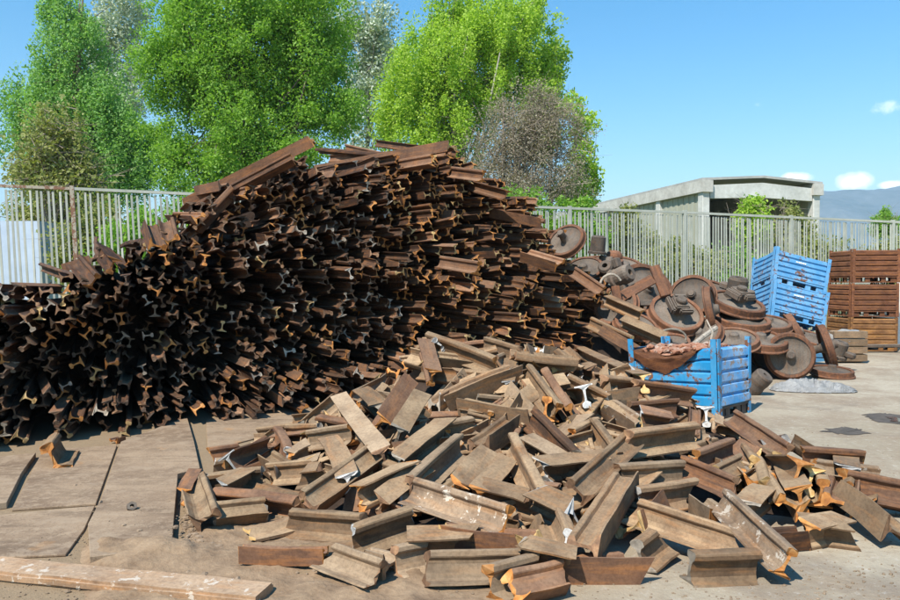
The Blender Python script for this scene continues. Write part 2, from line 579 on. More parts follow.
# small cumulus low over the mountains: patches of the sky's own direction, broken up by noise
clouds = None
for cx, cy, rx, ry, dens in ((796, 178, 22, 9, 1.0), (854, 181, 24, 13, 1.0), (893, 185, 18, 6, 1.0), (886, 108, 30, 11, 0.40), (757, 105, 12, 6, 0.25), (960, 176, 34, 15, 1.0)):
    c = ray(cx, cy).normalized()
    right = Vector((c.y, -c.x, 0)).normalized()
    upv = right.cross(c)
    vals = []
    for ax, rad in ((right, rx), (upv, ry)):
        dp = nt.nodes.new('ShaderNodeVectorMath')
        dp.operation = 'DOT_PRODUCT'
        nt.links.new(tc.outputs['Generated'], dp.inputs[0])
        dp.inputs[1].default_value = ax
        q = wmath('DIVIDE', dp.outputs['Value'], rad / 900.0)
        vals.append(wmath('MULTIPLY', q, q))
    facing = nt.nodes.new('ShaderNodeVectorMath')
    facing.operation = 'DOT_PRODUCT'
    nt.links.new(tc.outputs['Generated'], facing.inputs[0])
    facing.inputs[1].default_value = c
    front = wmath('GREATER_THAN', facing.outputs['Value'], 0.9)
    f = wmath('SUBTRACT', 1.0, wmath('ADD', vals[0], vals[1]))
    f = wmath('MULTIPLY', wmath('MULTIPLY', wmath('MAXIMUM', f, 0.0), front), dens)
    clouds = f if clouds is None else wmath('MAXIMUM', clouds, f)
cn = nt.nodes.new('ShaderNodeTexNoise')
cn.inputs['Scale'].default_value = 55.0
cn.inputs['Detail'].default_value = 7
cn.inputs['Roughness'].default_value = 0.6
nt.links.new(tc.outputs['Generated'], cn.inputs['Vector'])
cm = wmath('MULTIPLY', wmath('SUBTRACT', wmath('ADD', wmath('MULTIPLY', clouds, 0.8), wmath('MULTIPLY', cn.outputs['Fac'], 0.9)), 0.70), 2.6, True)
cm = wmath('MULTIPLY', cm, wmath('MULTIPLY', clouds, 2.4, True))
mixc = nt.nodes.new('ShaderNodeMix')
mixc.data_type = 'RGBA'
nt.links.new(cm, mixc.inputs[0])
hsv = nt.nodes.new('ShaderNodeHueSaturation')
hsv.inputs['Saturation'].default_value = 1.45
hsv.inputs['Hue'].default_value = 0.493
hsv.inputs['Value'].default_value = 0.87
nt.links.new(sky.outputs[0], hsv.inputs['Color'])
nt.links.new(hsv.outputs['Color'], mixc.inputs[6])
mixc.inputs[7].default_value = (9.4, 9.5, 9.9, 1)
nt.links.new(mixc.outputs[2], bg.inputs['Color'])
nt.links.new(bg.outputs[0], wo.inputs['Surface'])

sl = bpy.data.lights.new('sun', 'SUN')
sl.energy = 4.2
sl.angle = R(0.5)
sl.color = (1.0, 0.95, 0.86)
so = bpy.data.objects.new('sun', sl)
C.objects.link(so)
so.rotation_euler = (-SUN).to_track_quat('-Z', 'Y').to_euler()
so.location = SUN * 50

hz = NT('haze_air')
hz.t.nodes.remove(hz.b)
pv = hz.n('ShaderNodeVolumePrincipled')
pv.inputs['Color'].default_value = (0.58, 0.80, 1.0, 1)
pv.inputs['Density'].default_value = 0.00025
hz.l(pv.outputs[0], hz.out.inputs['Volume'])
bm = bmesh.new()
box(bm, (0, 4300, 217), (12600, 9500, 440))
tag(obj('haze', bm, hz.m), kind='stuff')

# ------------------------------------------------------------------ rails
_HALF = [(0.075, -0.086), (0.075, -0.076), (0.050, -0.068), (0.026, -0.058), (0.0125, -0.044), (0.0088, -0.020), (0.0088, 0.020), (0.013, 0.036),
         (0.033, 0.047), (0.0365, 0.053), (0.036, 0.074), (0.031, 0.082), (0.018, 0.086)]
PROFILE = _HALF + [(-a, b) for a, b in reversed(_HALF)]
NPR = len(PROFILE)


def rail_mesh(name, L, seed, sc=1.0, bend=0.0, torn=0.012, cut=0.03, twist=0.0, seg=None, worn=0.0):
    """A length of rail along local X, head up along local Z; slot 0 the rusty skin, slot 1 the two cut ends."""
    r = random.Random(seed)
    seg = seg or max(1, int(L / 0.25))
    bm = bmesh.new()
    ends = [(r.uniform(-1, 1) * cut, r.uniform(-1, 1) * cut) for _ in range(2)]
    rings = []
    off = r.uniform(0, 100)
    for i in range(seg + 1):
        f = i / seg
        x = (f - 0.5) * L
        e = 0 if f < 0.5 else 1
        w = max(0.0, 1 - min(f, 1 - f) * L / 0.12)
        ky, kz = ends[e]
        by = bend * L * (4 * (f - 0.5) ** 2 - 0.5)
        tw = twist * (f - 0.5)
        ring = []
        for (py, pz) in PROFILE:
            y, z = py * sc, pz * sc
            if worn:
                y += worn * mnoise.noise(Vector((x * 7 + off, y * 20, z * 20)))
                z += worn * mnoise.noise(Vector((x * 7 - off, y * 20, z * 20)))
            xx = x
            if i in (0, seg):
                sgn = -1 if i == 0 else 1
                xx += (ky * y + kz * z) * 10 * sc + sgn * torn * (mnoise.noise(Vector((y * 40 + off, z * 40, i))) + 0.5 * r.uniform(-1, 1) * (abs(y) > .04))
            if w > 0 and abs(py) > 0.045:
                z += torn * 0.6 * w * mnoise.noise(Vector((py * 30, off, i)))
            yy = y * math.cos(tw) - z * math.sin(tw)
            zz = y * math.sin(tw) + z * math.cos(tw)
            ring.append(bm.verts.new((xx, yy + by, zz)))
        rings.append(ring)
    for i in range(seg):
        for k in range(NPR):
            k2 = (k + 1) % NPR
            bm.faces.new((rings[i][k], rings[i][k2], rings[i + 1][k2], rings[i + 1][k]))
    for ring in (rings[0][::-1], rings[-1]):
        f = bm.faces.new(ring)
        f.material_index = 1
    bmesh.ops.recalc_face_normals(bm, faces=bm.faces)
    me = bpy.data.meshes.new(name)
    bm.to_mesh(me)
    bm.free()
    return me


def strip_mesh(name, L, W, T, seed, torn=0.02, bend=0.02):
    """A torn flat piece: the foot of a rail split from its web, with the stub of the web along it."""
    r = random.Random(seed)
    bm = bmesh.new()
    n, mcount = max(3, int(L / 0.07)), 6
    off = r.uniform(0, 99)
    top, bot = [], []
    for i in range(n + 1):
        a, b = [], []
        for j in range(mcount + 1):
            x = (i / n - .5) * L
            y = (j / mcount - .5) * W
            if i in (0, n):
                x += torn * (mnoise.noise(Vector((y * 25 + off, i, 0))) * 2) * (1 if i else -1)
            if j in (0, mcount):
                y += torn * 0.35 * mnoise.noise(Vector((x * 12 + off, j, 3)))
            z = bend * L * (4 * (i / n - .5) ** 2 - .5) + 0.010 * mnoise.noise(Vector((x * 5, y * 6, off)))
            ridge = T * 1.6 * max(0, 1 - abs(y) / (W * 0.2))
            a.append(bm.verts.new((x, y, z + T / 2 + ridge)))
            b.append(bm.verts.new((x, y, z - T / 2)))
        top.append(a)
        bot.append(b)
    for i in range(n):
        for j in range(mcount):
            bm.faces.new((top[i][j], top[i + 1][j], top[i + 1][j + 1], top[i][j + 1]))
            bm.faces.new((bot[i][j], bot[i][j + 1], bot[i + 1][j + 1], bot[i + 1][j]))
    for i in range(n):
        for j in (0, mcount):
            bm.faces.new((top[i][j], bot[i][j], bot[i + 1][j], top[i + 1][j]))
    for i in (0, n):
        for j in range(mcount):
            f = bm.faces.new((top[i][j], top[i][j + 1], bot[i][j + 1], bot[i][j]))
            f.material_index = 1
    bmesh.ops.recalc_face_normals(bm, faces=bm.faces)
    me = bpy.data.meshes.new(name)
    bm.to_mesh(me)
    bm.free()
    return me


# ---- the big pile: all rails lie along PR; PE runs along the wall of cut ends
PA = Vector((-4.2, 6.85, 0.0))
PE = Vector((0.80, 0.60, 0.0))
PR = Vector((-0.60, 0.80, 0.0))
LEAN = 0.42                                  # how far the wall of ends steps back per metre of height


def pile_solve(px, py):
    """(along, height) where a sight line meets the leaning wall of rail ends."""
    d = ray(px, py)
    nrm = PR - Vector((0, 0, LEAN))
    k = (PA - EYE).dot(nrm) / d.dot(nrm)
    p = EYE + d * k
    return (p - PA).dot(PE), p.z


SIL = [(-60, 283), (0, 282), (40, 280), (80, 273), (100, 250), (128, 240), (150, 236), (170, 226), (188, 205), (200, 196), (222, 184), (245, 176), (270, 166), (300, 160),
       (330, 166), (365, 160), (400, 153), (430, 150), (455, 152), (480, 168), (508, 186), (532, 202), (545, 226), (556, 248), (574, 268), (602, 286), (622, 305), (640, 328), (660, 350), (676, 372), (694, 392)]
SILW = [pile_solve(*q) for q in SIL]


def pile_height(s):
    if s <= SILW[0][0]:
        return SILW[0][1]
    for (a, ha), (b, hb) in zip(SILW[:-1], SILW[1:]):
        if a <= s <= b:
            return ha + (hb - ha) * (s - a) / max(1e-6, b - a)
    return 0.0


def pile_point(s, t, h):
    return PA + PE * s + PR * t + Vector((0, 0, h))


rp = random.Random(5)
pile_variants = []
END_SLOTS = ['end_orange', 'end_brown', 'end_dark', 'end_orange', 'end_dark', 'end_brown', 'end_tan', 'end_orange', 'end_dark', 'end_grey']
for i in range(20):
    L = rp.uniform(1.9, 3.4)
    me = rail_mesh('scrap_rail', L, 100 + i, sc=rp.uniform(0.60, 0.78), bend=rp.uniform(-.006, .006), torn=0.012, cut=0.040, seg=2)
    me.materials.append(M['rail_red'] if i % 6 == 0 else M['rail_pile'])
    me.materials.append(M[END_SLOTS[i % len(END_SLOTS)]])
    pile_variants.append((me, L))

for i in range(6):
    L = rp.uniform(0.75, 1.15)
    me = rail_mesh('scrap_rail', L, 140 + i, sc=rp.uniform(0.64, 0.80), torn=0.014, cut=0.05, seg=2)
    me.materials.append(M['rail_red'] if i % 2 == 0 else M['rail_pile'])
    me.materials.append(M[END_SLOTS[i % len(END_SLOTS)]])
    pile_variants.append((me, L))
S_CREST = pile_solve(330, 166)[0]
S_LEFT, S_MID = pile_solve(60, 350)[0], pile_solve(430, 300)[0]

SHADED_ENDS = [i for i in range(20) if END_SLOTS[i % len(END_SLOTS)] in ('end_dark', 'end_brown', 'end_grey')]  # darker end colours that paint in the shade on the pile's left
SUNLIT_ENDS = [i for i in range(20) if END_SLOTS[i % len(END_SLOTS)] in ('end_orange', 'end_tan')]


def face_back(s, h, H):
    """How far the cut ends stand back: a toe row, a hollow above it under overhanging rails, then the leaning upper face."""
    left = max(0.0, min(1.0, (S_MID + 1.2 - s) / 1.6))
    up = .10 * h if h < 1.1 else .11 + .56 * (h - 1.1)
    top = min(1.5, .62 * H)
    hollow = 0.0
    if .26 < h < top + .25:
        hollow = .48 * math.sin(PI * min(1.0, (h - .26) / (top - .01))) ** .7
    return up + hollow * left * max(.25, min(1.0, (s - S_LEFT + 1.0) / 1.2))


pile_specs = []
SMAX = SILW[-1][0]
row = 0
h = 0.07
while h < 3.6:
    s = SILW[0][0] - 1.3 + rp.uniform(0, .15)
    while s < SMAX:
        H = pile_height(s)
        if h < H - (0.03 if s > S_LEFT else 0.05) and rp.random() > ((0.22 if s < S_MID else 0.36) if H - h > (0.3 if s > S_LEFT + .9 else 0.6) else 0.0):
            top = H - h < 0.35
            mess = 1.0 + ((0.3 if s < S_LEFT + .8 else 0.6) if top else 0) + max(0, (s - 3.5) * 0.22)
            vi = rp.choice(SHADED_ENDS if (s < S_MID - .4 and rp.random() < .8) else SUNLIT_ENDS)  # shade and sun put into the end colours: mostly dark left, orange right
            if S_LEFT + 1.2 < s < S_CREST and H - h < 0.75:
                vi = 20 + rp.randrange(6)
            yaw = rp.gauss(0, 3.6) * mess - 12.5 * max(0.0, min(1.0, (S_MID + .4 - s) / (S_MID - S_LEFT))) + 4.0 * max(0.0, min(1.0, (s - S_MID + .8) / 2.5))
            pit = rp.gauss(0, 2.2) * mess - 5.0 * max(0.0, min(1.0, (s - S_MID) / 2.5))
            roll = rp.choice((0, 180, 90, -90, 0, 180)) + rp.gauss(0, 32)
            t = face_back(s, h, H) + abs(rp.gauss(0, 0.40 if s < S_MID else 0.55)) - .16 - (rp.uniform(0.05, 0.35) if rp.random() < 0.12 else 0)
            pile_specs.append((s + rp.gauss(0, .03), h + rp.gauss(0, .02), t, yaw, pit, roll, vi))
        else:
            rp.random()
        s += rp.uniform(0.104, 0.148)
    h += 0.105
    row += 1


def pile_matrix(spec):
    s, h, t, yaw, pit, roll, vi = spec
    me, L = pile_variants[vi]
    d = Matrix.Rotation(R(yaw), 3, 'Z') @ PR
    d = (d * math.cos(R(pit)) + Vector((0, 0, -math.sin(R(pit))))).normalized()
    near = pile_point(s, t, max(h, 0.07))
    up = Matrix.Rotation(R(roll), 3, d) @ Vector((0, 0, 1))
    return frame(near + d * (L / 2), d, up)


INDIVIDUAL = set([11,13,15,16,17,19,22,23,24,26,27,29,76,77,79,80,81,85,87,88,89,93,95,143,146,148,149,150,151,152,153,154,155,158,159,160,162,165,209,212,213,214,220,223,225,229,233,234,241,276,277,278,279,281,282,283,285,287,288,289,291,303,304,347,351,352,355,356,361,364,366,384,406,409,411,412,416,417,421,422,423,424,427,428,431,443,448,451,474,476,478,479,486,489,490,492,493,505,512,513,514,516,523,543,544,547,548,550,552,558,559,560,562,564,573,575,576,584,609,612,613,614,624,627,629,631,632,637,642,644,651,674,675,684,686,690,691,698,700,703,706,709,712,716,717,741,742,750,754,758,760,764,771,776,780,781,786,787,812,813,814,816,817,826,829,833,836,839,844,851,857,861,864,886,887,893,898,903,904,906,907,909,911,913,916,919,921,924,930,938,941,949,953,965,979,995,998,1001,1002,1004,1017,1020,1027,1034,1035,1036,1038,1042,1043,1046,1047,1048,1052,1079,1084,1089,1092,1110,1115,1122,1123,1127,1131,1133,1134,1140,1143,1159,1161,1166,1170,1187,1188,1195,1196,1199,1201,1211,1215,1222,1226,1234,1240,1250,1258,1265,1272,1278,1281,1286,1289,1304,1322,1340,1345,1347,1348,1354,1359,1367,1371,1375,1381,1391,1392,1410,1414,1417,1432,1437,1448,1465,1469,1471,1494,1512,1521,1527,1535,1543,1551,1553])   #@@IND
rest = []
PILE_OBJS = {}
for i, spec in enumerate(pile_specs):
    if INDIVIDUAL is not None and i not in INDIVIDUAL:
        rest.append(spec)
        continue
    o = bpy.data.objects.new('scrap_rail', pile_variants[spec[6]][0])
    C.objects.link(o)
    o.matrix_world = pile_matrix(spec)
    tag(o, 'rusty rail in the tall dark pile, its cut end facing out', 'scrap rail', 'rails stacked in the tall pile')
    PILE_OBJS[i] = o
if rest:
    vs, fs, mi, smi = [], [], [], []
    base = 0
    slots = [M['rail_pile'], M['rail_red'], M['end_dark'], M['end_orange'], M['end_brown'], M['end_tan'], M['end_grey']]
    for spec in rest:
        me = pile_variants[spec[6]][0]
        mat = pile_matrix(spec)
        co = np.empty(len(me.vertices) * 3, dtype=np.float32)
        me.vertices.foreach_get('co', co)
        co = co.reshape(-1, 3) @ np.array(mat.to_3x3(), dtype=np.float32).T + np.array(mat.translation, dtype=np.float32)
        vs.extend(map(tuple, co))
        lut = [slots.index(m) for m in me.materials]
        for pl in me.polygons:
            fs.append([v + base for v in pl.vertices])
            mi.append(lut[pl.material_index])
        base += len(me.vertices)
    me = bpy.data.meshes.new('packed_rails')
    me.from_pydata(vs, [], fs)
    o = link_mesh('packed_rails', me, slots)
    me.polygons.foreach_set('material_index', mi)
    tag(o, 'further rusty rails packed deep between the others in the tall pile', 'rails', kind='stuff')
print('PILE', len(pile_specs), 'rails; smax', SMAX, 'hmax', max(q[1] for q in SILW))


def single_rail(P1, P2, roll, label, mat='rail_pile', end='end_orange', cat='scrap rail', group=None, name='scrap_rail', sc=1.0, bend=0.0, seed=0, torn=0.012, cut=0.03, up=(0, 0, 1), seg=None, worn=0.0, twist=0.0):
    P1, P2 = Vector(P1), Vector(P2)
    d = (P2 - P1)
    L = d.length
    d.normalize()
    n = Vector(up) - d * d.dot(Vector(up))
    if n.length < 0.05:
        n = Vector((0, -1, 0)) - d * d.dot(Vector((0, -1, 0)))
    n.normalize()
    b = n.cross(d)
    away = ((P1 + P2) / 2 - EYE)
    away.z = 0
    if b.dot(away) < 0:
        b = -b
    hd = n * math.cos(R(roll)) + b * math.sin(R(roll))
    me = rail_mesh(name, L, seed, sc=sc, bend=bend, torn=torn, cut=cut, seg=seg, worn=worn, twist=twist)
    o = link_mesh(name, me, [M[mat], M[end]])
    o.matrix_world = frame((P1 + P2) / 2, d, hd)
    return tag(o, label, cat, group)


# rails thrown on top of the pile and tumbled off its end
single_rail(at(188, 203, 9.9), at(313, 141, 9.35), 75, 'long rail thrown across the crest of the pile, sloping up against the trees', 'rail_red', 'end_orange', seed=1, sc=1.0)
single_rail(at(190, 212, 9.6), at(292, 158, 9.1), 20, 'dark rail lying just below the sloping one on the crest of the pile', 'rail_pile', 'end_orange', seed=2, sc=.85)
single_rail(at(196, 228, 8.9), at(232, 190, 9.2), -60, 'short rail leaning up the left shoulder of the pile under the sloping rail', 'rail_red', 'end_orange', seed=21)
single_rail(at(318, 171, 12.6), at(452, 147, 10.6), 95, 'long rail lying along the very top of the pile, its flat foot catching the sun', 'rail_red', 'end_tan', seed=3, sc=1.05)
single_rail(at(335, 176, 12.4), at(432, 160, 10.6), 10, 'rail just under the topmost rail of the pile', 'rail_red', 'end_orange', seed=4)
single_rail(at(452, 172, 11.6), at(483, 176, 10.9), 0, 'rail sticking out at the right shoulder of the pile below its top', 'rail_red', 'end_orange', seed=5)
single_rail(at(470, 186, 11.9), at(506, 196, 11.0), 190, 'rail with bright rim stepping down the sunny end of the pile', 'rail_red', 'end_orange', seed=6)
single_rail(at(492, 212, 12.0), at(543, 222, 11.2), 80, 'rail jutting furthest out of the sunny end of the pile, in front of the fence', 'rail_red', 'end_orange', seed=7)
single_rail(at(526, 254, 11.1), at(560, 264, 10.7), 60, 'stout rail with square end jutting toward the wheel on the pile', 'rail_red', 'end_orange', seed=8, sc=1.2)
single_rail(at(574, 272, 11.5), at(602, 291, 11.0), 20, 'rusty rail slanting down under the topmost wheel', 'rail_red', 'end_orange', seed=9)
single_rail(at(606, 301, 11.7), at(640, 316, 11.2), 175, 'rail with its flat foot up sloping off the end of the pile', 'rail_heap', 'end_orange', seed=10, sc=1.1)
single_rail(at(622, 322, 11.2), at(666, 341, 10.8), 150, 'rail tumbled off the pile, pointing at the open blue crate', 'rail_heap', 'end_orange', seed=11, sc=1.1)
single_rail(at(590, 322, 11.0), at(632, 342, 10.5), 0, 'rail end with pale lit side above the heap behind the open blue crate', 'rail_heap', 'end_tan', seed=12)
single_rail(at(604, 330, 10.6), at(650, 357, 10.0), 100, 'brown rail slanting down into the gap behind the open blue crate', 'rail_red', 'end_orange', seed=13)
single_rail(at(440, 262, 10.0), at(478, 268, 9.3), 10, 'rail jutting from the middle of the pile, bright edged', 'rail_red', 'end_orange', seed=14)
for k, (q1, q2, Y1, Y2, ro, lab) in enumerate((
        ((78, 262), (94, 281), 8.3, 7.6, 30, 'rail end poking up at the low left shoulder of the pile'),
        ((100, 252), (112, 266), 8.2, 7.7, 200, 'rail end standing proud of the pile in front of the brown fence post'),
        ((150, 226), (158, 246), 8.6, 8.0, 100, 'rail end jutting upward where the pile begins to rise'),
        ((168, 222), (172, 240), 8.8, 8.2, 60, 'stubby rail end beside the tip of the sloping rail'))):
    single_rail(at(*q1, Y1), at(*q2, Y2), ro, lab, 'rail_pile', 'end_orange', seed=30 + k)

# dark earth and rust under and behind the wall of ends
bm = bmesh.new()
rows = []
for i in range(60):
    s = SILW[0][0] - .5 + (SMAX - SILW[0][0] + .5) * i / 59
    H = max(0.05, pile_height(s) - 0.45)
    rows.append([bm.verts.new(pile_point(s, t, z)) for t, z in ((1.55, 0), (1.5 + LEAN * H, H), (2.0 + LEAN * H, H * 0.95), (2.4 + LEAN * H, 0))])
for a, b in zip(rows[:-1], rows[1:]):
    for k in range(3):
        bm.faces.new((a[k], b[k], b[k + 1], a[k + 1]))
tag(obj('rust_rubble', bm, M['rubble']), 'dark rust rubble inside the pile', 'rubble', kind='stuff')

# ------------------------------------------------------------------ the heap of rail offcuts in front
# heights of the heap's surface: (photo point, metres in front) of places on it, and its rim on the ground
_ctl = []
for px, py, Y in ((428, 348, 6.95), (480, 347, 6.9), (545, 350, 6.95), (590, 365, 7.0), (640, 392, 7.1), (688, 402, 7.1), (400, 385, 6.6), (460, 400, 6.2), (540, 400, 6.2),
                  (600, 420, 6.2), (660, 430, 6.2), (345, 412, 6.6), (370, 450, 5.6), (430, 450, 5.5), (500, 455, 5.4), (570, 455, 5.5), (650, 460, 5.5), (400, 490, 4.95), (470, 500, 4.75), (540, 505, 4.7),
                  (610, 505, 4.75), (660, 500, 4.95), (320, 470, 5.5), (300, 455, 6.0), (735, 430, 6.9), (770, 448, 6.1), (740, 470, 5.55), (800, 455, 5.6), (850, 470, 5.5), (820, 500, 4.85), (760, 505, 4.85),
                  (430, 540, 4.25), (520, 545, 4.12), (600, 545, 4.2), (700, 540, 4.3), (240, 470, 6.0), (250, 500, 5.2), (330, 515, 4.75)):
    p = at(px, py, Y)
    _ctl.append((p.x, p.y, max(0.0, p.z)))
for px, py in ((176, 470), (178, 500), (185, 528), (240, 562), (300, 575), (345, 592), (430, 596), (520, 602), (620, 588), (700, 585), (760, 572), (800, 560), (860, 552), (900, 536), (930, 510), (900, 470), (800, 440), (205, 440), (260, 425), (320, 408)):
    p = on_ground(px, py)
    _ctl.append((p.x, p.y, 0.0))
for p in ((2.75, 7.6), (2.4, 8.3), (1.6, 8.6), (0.5, 8.4), (-0.6, 7.9), (-3.2, 6), (-3, 4), (0, 2.8), (2, 3), (4, 4), (4.6, 6), (3.6, 7.6)):
    _ctl.append((*p, 0.0))
_cx = np.array(_ctl)
_D = np.linalg.norm(_cx[:, None, :2] - _cx[None, :, :2], axis=2)
_W = np.linalg.solve(_D + np.eye(len(_cx)) * 0.02, _cx[:, 2])


def heap_h(x, y):
    return max(0.0, float(np.dot(_W, np.hypot(_cx[:, 0] - x, _cx[:, 1] - y))))


def heap_n(x, y):
    e = 0.12
    return Vector((heap_h(x - e, y) - heap_h(x + e, y), heap_h(x, y - e) - heap_h(x, y + e), 2 * e)).normalized()


def on_heap(px, py, lift=0.0):
    d = ray(px, py)
    k, st = 2.6, 0.03
    while k < 14:
        p = EYE + d * k
        if p.z <= heap_h(p.x, p.y) + lift:
            return p
        k += st
    return on_ground(px, py, 0.02)


HEAP_GROUP = 'rail offcuts heaped in the yard'
LOOSE = 'loose rail offcuts wedged in the heap'
rh = random.Random(77)
ENDS = ['end_orange', 'end_brown', 'end_tan', 'end_brown', 'end_white', 'end_grey']
SKINS = ['rail_heap', 'rail_heap', 'rail_heap', 'rail_heap', 'rail_red', 'rail_dusty', 'rail_dusty']
n_off = 0


def offcut(x1, y1, x2, y2, roll, label=None, end=None, mat=None, lift=0.05, sc=1.0, d1=0.0, d2=0.0, bend=None, kind='rail', W=0.15, worn=0.004, z1=None, z2=None):
    """A cut piece of rail lying on the heap between two photo points; d1, d2 push an end nearer (-) or further (+)."""
    global n_off
    n_off += 1
    P1, P2 = on_heap(x1, y1, lift), on_heap(x2, y2, lift)
    if d1:
        P1 = EYE + (P1 - EYE) * (1 + d1 / (P1 - EYE).length)
    if d2:
        P2 = EYE + (P2 - EYE) * (1 + d2 / (P2 - EYE).length)
    lo = 0.075 if kind == 'rail' else 0.02
    for P in (P1, P2):
        P.z = max(P.z, lo)
    d = (P2 - P1)
    L = max(0.12, d.length)
    d.normalize()
    mid = (P1 + P2) / 2
    up = (heap_n(mid.x, mid.y) + Vector((0, -0.15, 0.6))).normalized()
    n = up - d * d.dot(up)
    if n.length < 0.1:
        n = Vector((0, -1, 0.2)) - d * d.dot(Vector((0, -1, 0.2)))
    n.normalize()
    b = n.cross(d)
    away = mid - EYE
    away.z = 0
    if b.dot(away) < 0:
        b = -b
    hd = n * math.cos(R(roll)) + b * math.sin(R(roll))
    mat = mat or rh.choice(SKINS)
    end = end or rh.choice(ENDS)
    if kind == 'rail':
        me = rail_mesh('rail_offcut', L, 3000 + n_off, sc=sc * rh.uniform(.95, 1.04), bend=rh.uniform(-.02, .02) if bend is None else bend, torn=rh.choice((.012, .02, .035)),
                       cut=rh.choice((.02, .05, .09)), seg=max(3, int(L / .07)), worn=worn, twist=rh.uniform(-.05, .05))
        nm = 'rail_offcut'
    else:
        me = strip_mesh('steel_strip', L, W, 0.018, 3000 + n_off)
        nm = 'steel_strip'
    o = link_mesh(nm, me, [M[mat], M[end]])
    o.matrix_world = frame(mid, d, hd)
    if label:
        tag(o, label, 'rail offcut' if kind == 'rail' else 'steel strip', HEAP_GROUP)
    else:
        tag(o, 'rusty rail offcut wedged among the larger pieces in the heap' if kind == 'rail' else 'torn strip of rail foot wedged among the pieces in the heap', 'rail offcut' if kind == 'rail' else 'steel strip', LOOSE)
    return o


crumbs = []
# fillers first: short lengths in every direction just under the surface
for k in range(340):
    for _ in range(40):
        x, y = rh.uniform(-1.7, 3.0), rh.uniform(3.7, 8.0)
        hh = heap_h(x, y)
        spx, spy = 450 + FPX * x / y, HORIZON + FPX * (CAM_H - hh) / y
        if hh > 0.10 and not (705 < spx < 875 and 430 < spy < 530 and rh.random() < .85):
            break
    L = rh.uniform(0.16, 0.62) if k < 250 else rh.uniform(0.07, 0.2)
    n = heap_n(x, y)
    a = rh.uniform(0, 2 * PI)
    d = Vector((math.cos(a), math.sin(a), 0))
    d = (d - n * d.dot(n) + n * rh.uniform(-.3, .3)).normalized()
    roll = rh.choice((0, 180, 90, -90, 180, 90)) + rh.gauss(0, 25)
    up = Matrix.Rotation(R(roll), 3, d) @ n
    me = rail_mesh('rail_offcut', L, 5000 + k, sc=rh.uniform(.72, 1.02) if k < 250 else rh.uniform(.4, .75), bend=rh.uniform(-.02, .02), torn=rh.choice((.012, .03)), cut=rh.choice((.02, .06)), seg=max(2, int(L / .12)), worn=.003)
    sk, en_ = rh.choice(SKINS), rh.choice(ENDS)
    mw = frame(Vector((x, y, max(0.08, hh - (rh.uniform(-0.02, 0.12) if k < 250 else rh.uniform(-.05, .0))))), d, up)
    if k < 195:
        o = link_mesh('rail_offcut', me, [M[sk], M[en_]])
        o.matrix_world = mw
        tag(o, 'rusty rail offcut wedged among the larger pieces in the heap', 'rail offcut', LOOSE)
    else:
        crumbs.append((me, mw, sk, en_))
# the smallest crumbs of rail between them, past what one could count
cm_slots = sorted(set(SKINS)) + sorted(set(ENDS))
cv, cf, ci = [], [], []
for me, mw, sk, en_ in crumbs:
    b0 = len(cv)
    cv.extend(tuple(mw @ v.co) for v in me.vertices)
    for pl in me.polygons:
        cf.append([q + b0 for q in pl.vertices])
        ci.append(cm_slots.index(en_ if pl.material_index else sk))
me = bpy.data.meshes.new('rail_crumbs')
me.from_pydata(cv, [], cf)
o = link_mesh('rail_crumbs', me, [M[q] for q in cm_slots])
me.polygons.foreach_set('material_index', ci)
tag(o, 'small broken bits of rail filling the gaps of the heap', 'scrap', kind='stuff')


